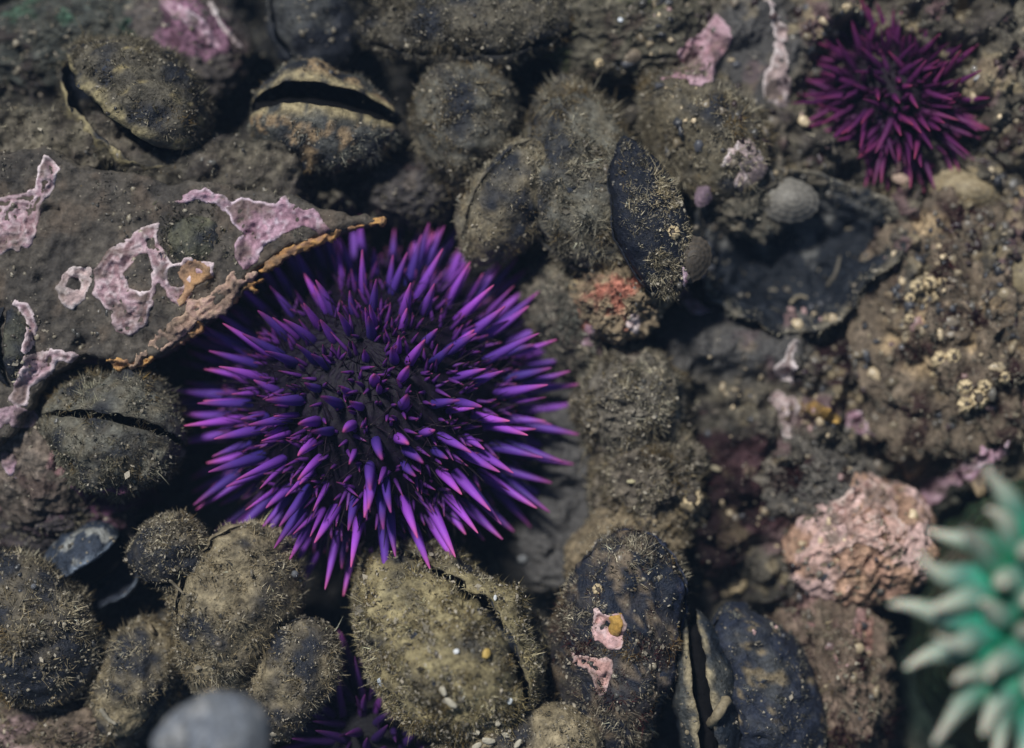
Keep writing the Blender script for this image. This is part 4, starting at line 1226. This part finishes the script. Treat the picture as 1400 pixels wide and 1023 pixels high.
tube('worm_tube', [(1080, 415), (1092, 405), (1104, 408)], .03, (.3, .25, .17), 'kinked worm tube below the big dark hollow shell', 'worm tube')
tube('worm_tube', [(1130, 392), (1142, 374), (1148, 350)], .035, (.15, .13, .10), 'brown worm tube on the lower right of the big dark hollow shell', 'worm tube')


def scrap(px, py, l, wd, yaw, tint, label, group, zg=1.5):
    loc = Vector(surf_at(px, py, zg)) + Vector((0, 0, .05))
    n = 7
    t = np.linspace(-1, 1, n)
    top = []
    for s in (-1, -.4, .4, 1):
        for k in t:
            top.append((k * l / 2 * (1 - .12 * abs(s)), s * wd / 2 * (1 - .35 * k * k), .18 * wd * (1 - s * s) + .10 * l * (1 - k * k)))
    v = np.array(top)
    v = np.concatenate([v, v - [0, 0, .02]])
    g = grid_faces(4, n)
    m = 4 * n
    ring = [k for k in range(n)] + [n * r + n - 1 for r in (1, 2, 3)] + [3 * n + k for k in range(n - 2, -1, -1)] + [n * r for r in (2, 1)]
    ring = np.array(ring)
    r2 = np.roll(ring, -1)
    f = np.concatenate([g[:, ::-1], g + m, np.stack([ring, r2, r2 + m, ring + m], 1)])
    v = v @ rot(math.radians(yaw), random.uniform(-.3, .3), random.uniform(-.4, .4)).T
    o = link('shell_scrap', mesh('shell_scrap', v, f, np.array(tint), M_LIMPET, False), loc=loc)
    return tag(o, label, 'shell scrap', group)


G1 = 'shell scraps on the bottom edge mussel'
for x, y, l, w_, a, lab in ((645, 999, .22, .08, -12, 'longest cream shell scrap on the tan mussel at the bottom edge'), (668, 1012, .18, .08, -8, 'cream shell scrap lying lengthwise at the bottom frame edge on the tan mussel'),
                            (682, 986, .13, .07, 60, 'upright cream shell scrap at the top of the bottom edge tan mussel'), (606, 944, .14, .08, -70, 'upper of two cream shell scraps low on the largest tan mussel'),
                            (616, 960, .2, .08, -40, 'lower of two cream shell scraps low on the largest tan mussel'), (652, 1019, .14, .07, 30, 'tilted cream shell scrap cut by the bottom frame edge'),
                            (692, 1004, .12, .07, -20, 'short cream shell scrap between two others on the bottom edge tan mussel'), (708, 1016, .14, .06, 50, 'rightmost cream shell scrap on the bottom edge tan mussel')):
    scrap(x, y, l, w_, a, (.50, .45, .34), lab, G1)
scrap(624, 890, .075, .06, 20, (.8, .8, .78), 'tiny bright white shell scrap on the middle of the largest tan mussel', None)
scrap(665, 893, .13, .10, 70, (.62, .42, .12), 'yellow shell scrap on the right half of the largest tan mussel', None)
scrap(677, 817, .08, .04, 80, (.75, .76, .75), 'white shell scrap beside the black seam of the largest tan mussel', None)
scrap(522, 932, .13, .10, 120, (.42, .46, .50), 'bluish shell scrap at the lower left of the largest tan mussel', None)
scrap(697, 958, .09, .06, 60, (.62, .64, .62), 'whitish shell scrap at the right side of the largest tan mussel', None)
scrap(714, 764, .14, .10, 10, (.42, .42, .40), 'pale shell scrap on grey silt right of the largest tan mussel', None)
scrap(503, 440, .16, .06, 85, (.5, .5, .44), 'pale shell scrap stuck among the top spines of the large urchin', None)
scrap(600, 494, .09, .06, 40, (.62, .62, .58), 'whitish scrap caught on a spine right of the urchin centre', None)
scrap(863, 658, .13, .05, 5, (.55, .48, .28), 'cream shell scrap on the brown mussel beside maroon algae', None)
scrap(848, 28, .07, .06, 5, (.8, .82, .84), 'bright white speck standing for a wet glint on the mossy rock at the top', None)  # a glint, painted as a near white scrap
scrap(1335, 108, .12, .05, 40, (.55, .56, .56), 'pale shell sliver on the rock right of the wine red urchin', None)
scrap(1230, 245, .26, .14, -15, (.55, .40, .30), 'curled cream shell piece under the wine red urchin', None)
scrap(1185, 598, .1, .06, -15, (.55, .45, .3), 'cream shell scrap below the lilac flake by the orange sponge', None)
scrap(977, 640, .18, .07, -18, (.4, .34, .22), 'tan shell sliver in the maroon algae patch', None)


# ------------------------------------------------------------------ air bubbles held by the algae
M_BUBBLE = bpy.data.materials.new('air_bubble')
M_BUBBLE.use_nodes = True
_b = M_BUBBLE.node_tree.nodes['Principled BSDF']
_b.inputs['Base Color'].default_value = (.9, .92, .95, 1)
_b.inputs['Roughness'].default_value = .06
_b.inputs['Transmission Weight'].default_value = .85
_b.inputs['IOR'].default_value = 1.33
_b.inputs['Specular IOR Level'].default_value = 1.0


def bubble(px, py, r, label):
    loc = Vector(surf_at(px, py, 1.5)) + Vector((0, 0, r * .9 + .05))
    th_ = np.linspace(.02, math.pi - .02, 10)
    a = np.linspace(0, 2 * math.pi, 14, endpoint=False)
    v = np.stack([np.outer(np.sin(th_), np.cos(a)), np.outer(np.sin(th_), np.sin(a)), np.outer(np.cos(th_), np.ones(14))], -1).reshape(-1, 3) * r
    o = link('air_bubble', mesh('air_bubble', v, grid_faces(10, 14, True), None, M_BUBBLE), loc=loc)
    tag(o, label, 'bubble', 'small air bubbles caught in the algae')


bubble(404, 784, .05, 'clear air bubble on the upper right flank of the big grey tan mussel')
bubble(446, 968, .035, 'small clear air bubble beside the twig like worm tube')
bubble(428, 992, .03, 'tiny clear air bubble at the foot of the twig like worm tube')
bubble(48, 801, .04, 'clear air bubble on the dark backed mussel at the left edge')
bubble(1330, 96, .045, 'clear air bubble on the rock right of the wine red urchin')
bubble(1231, 475, .04, 'clear air bubble in the middle of the rough tan rock')
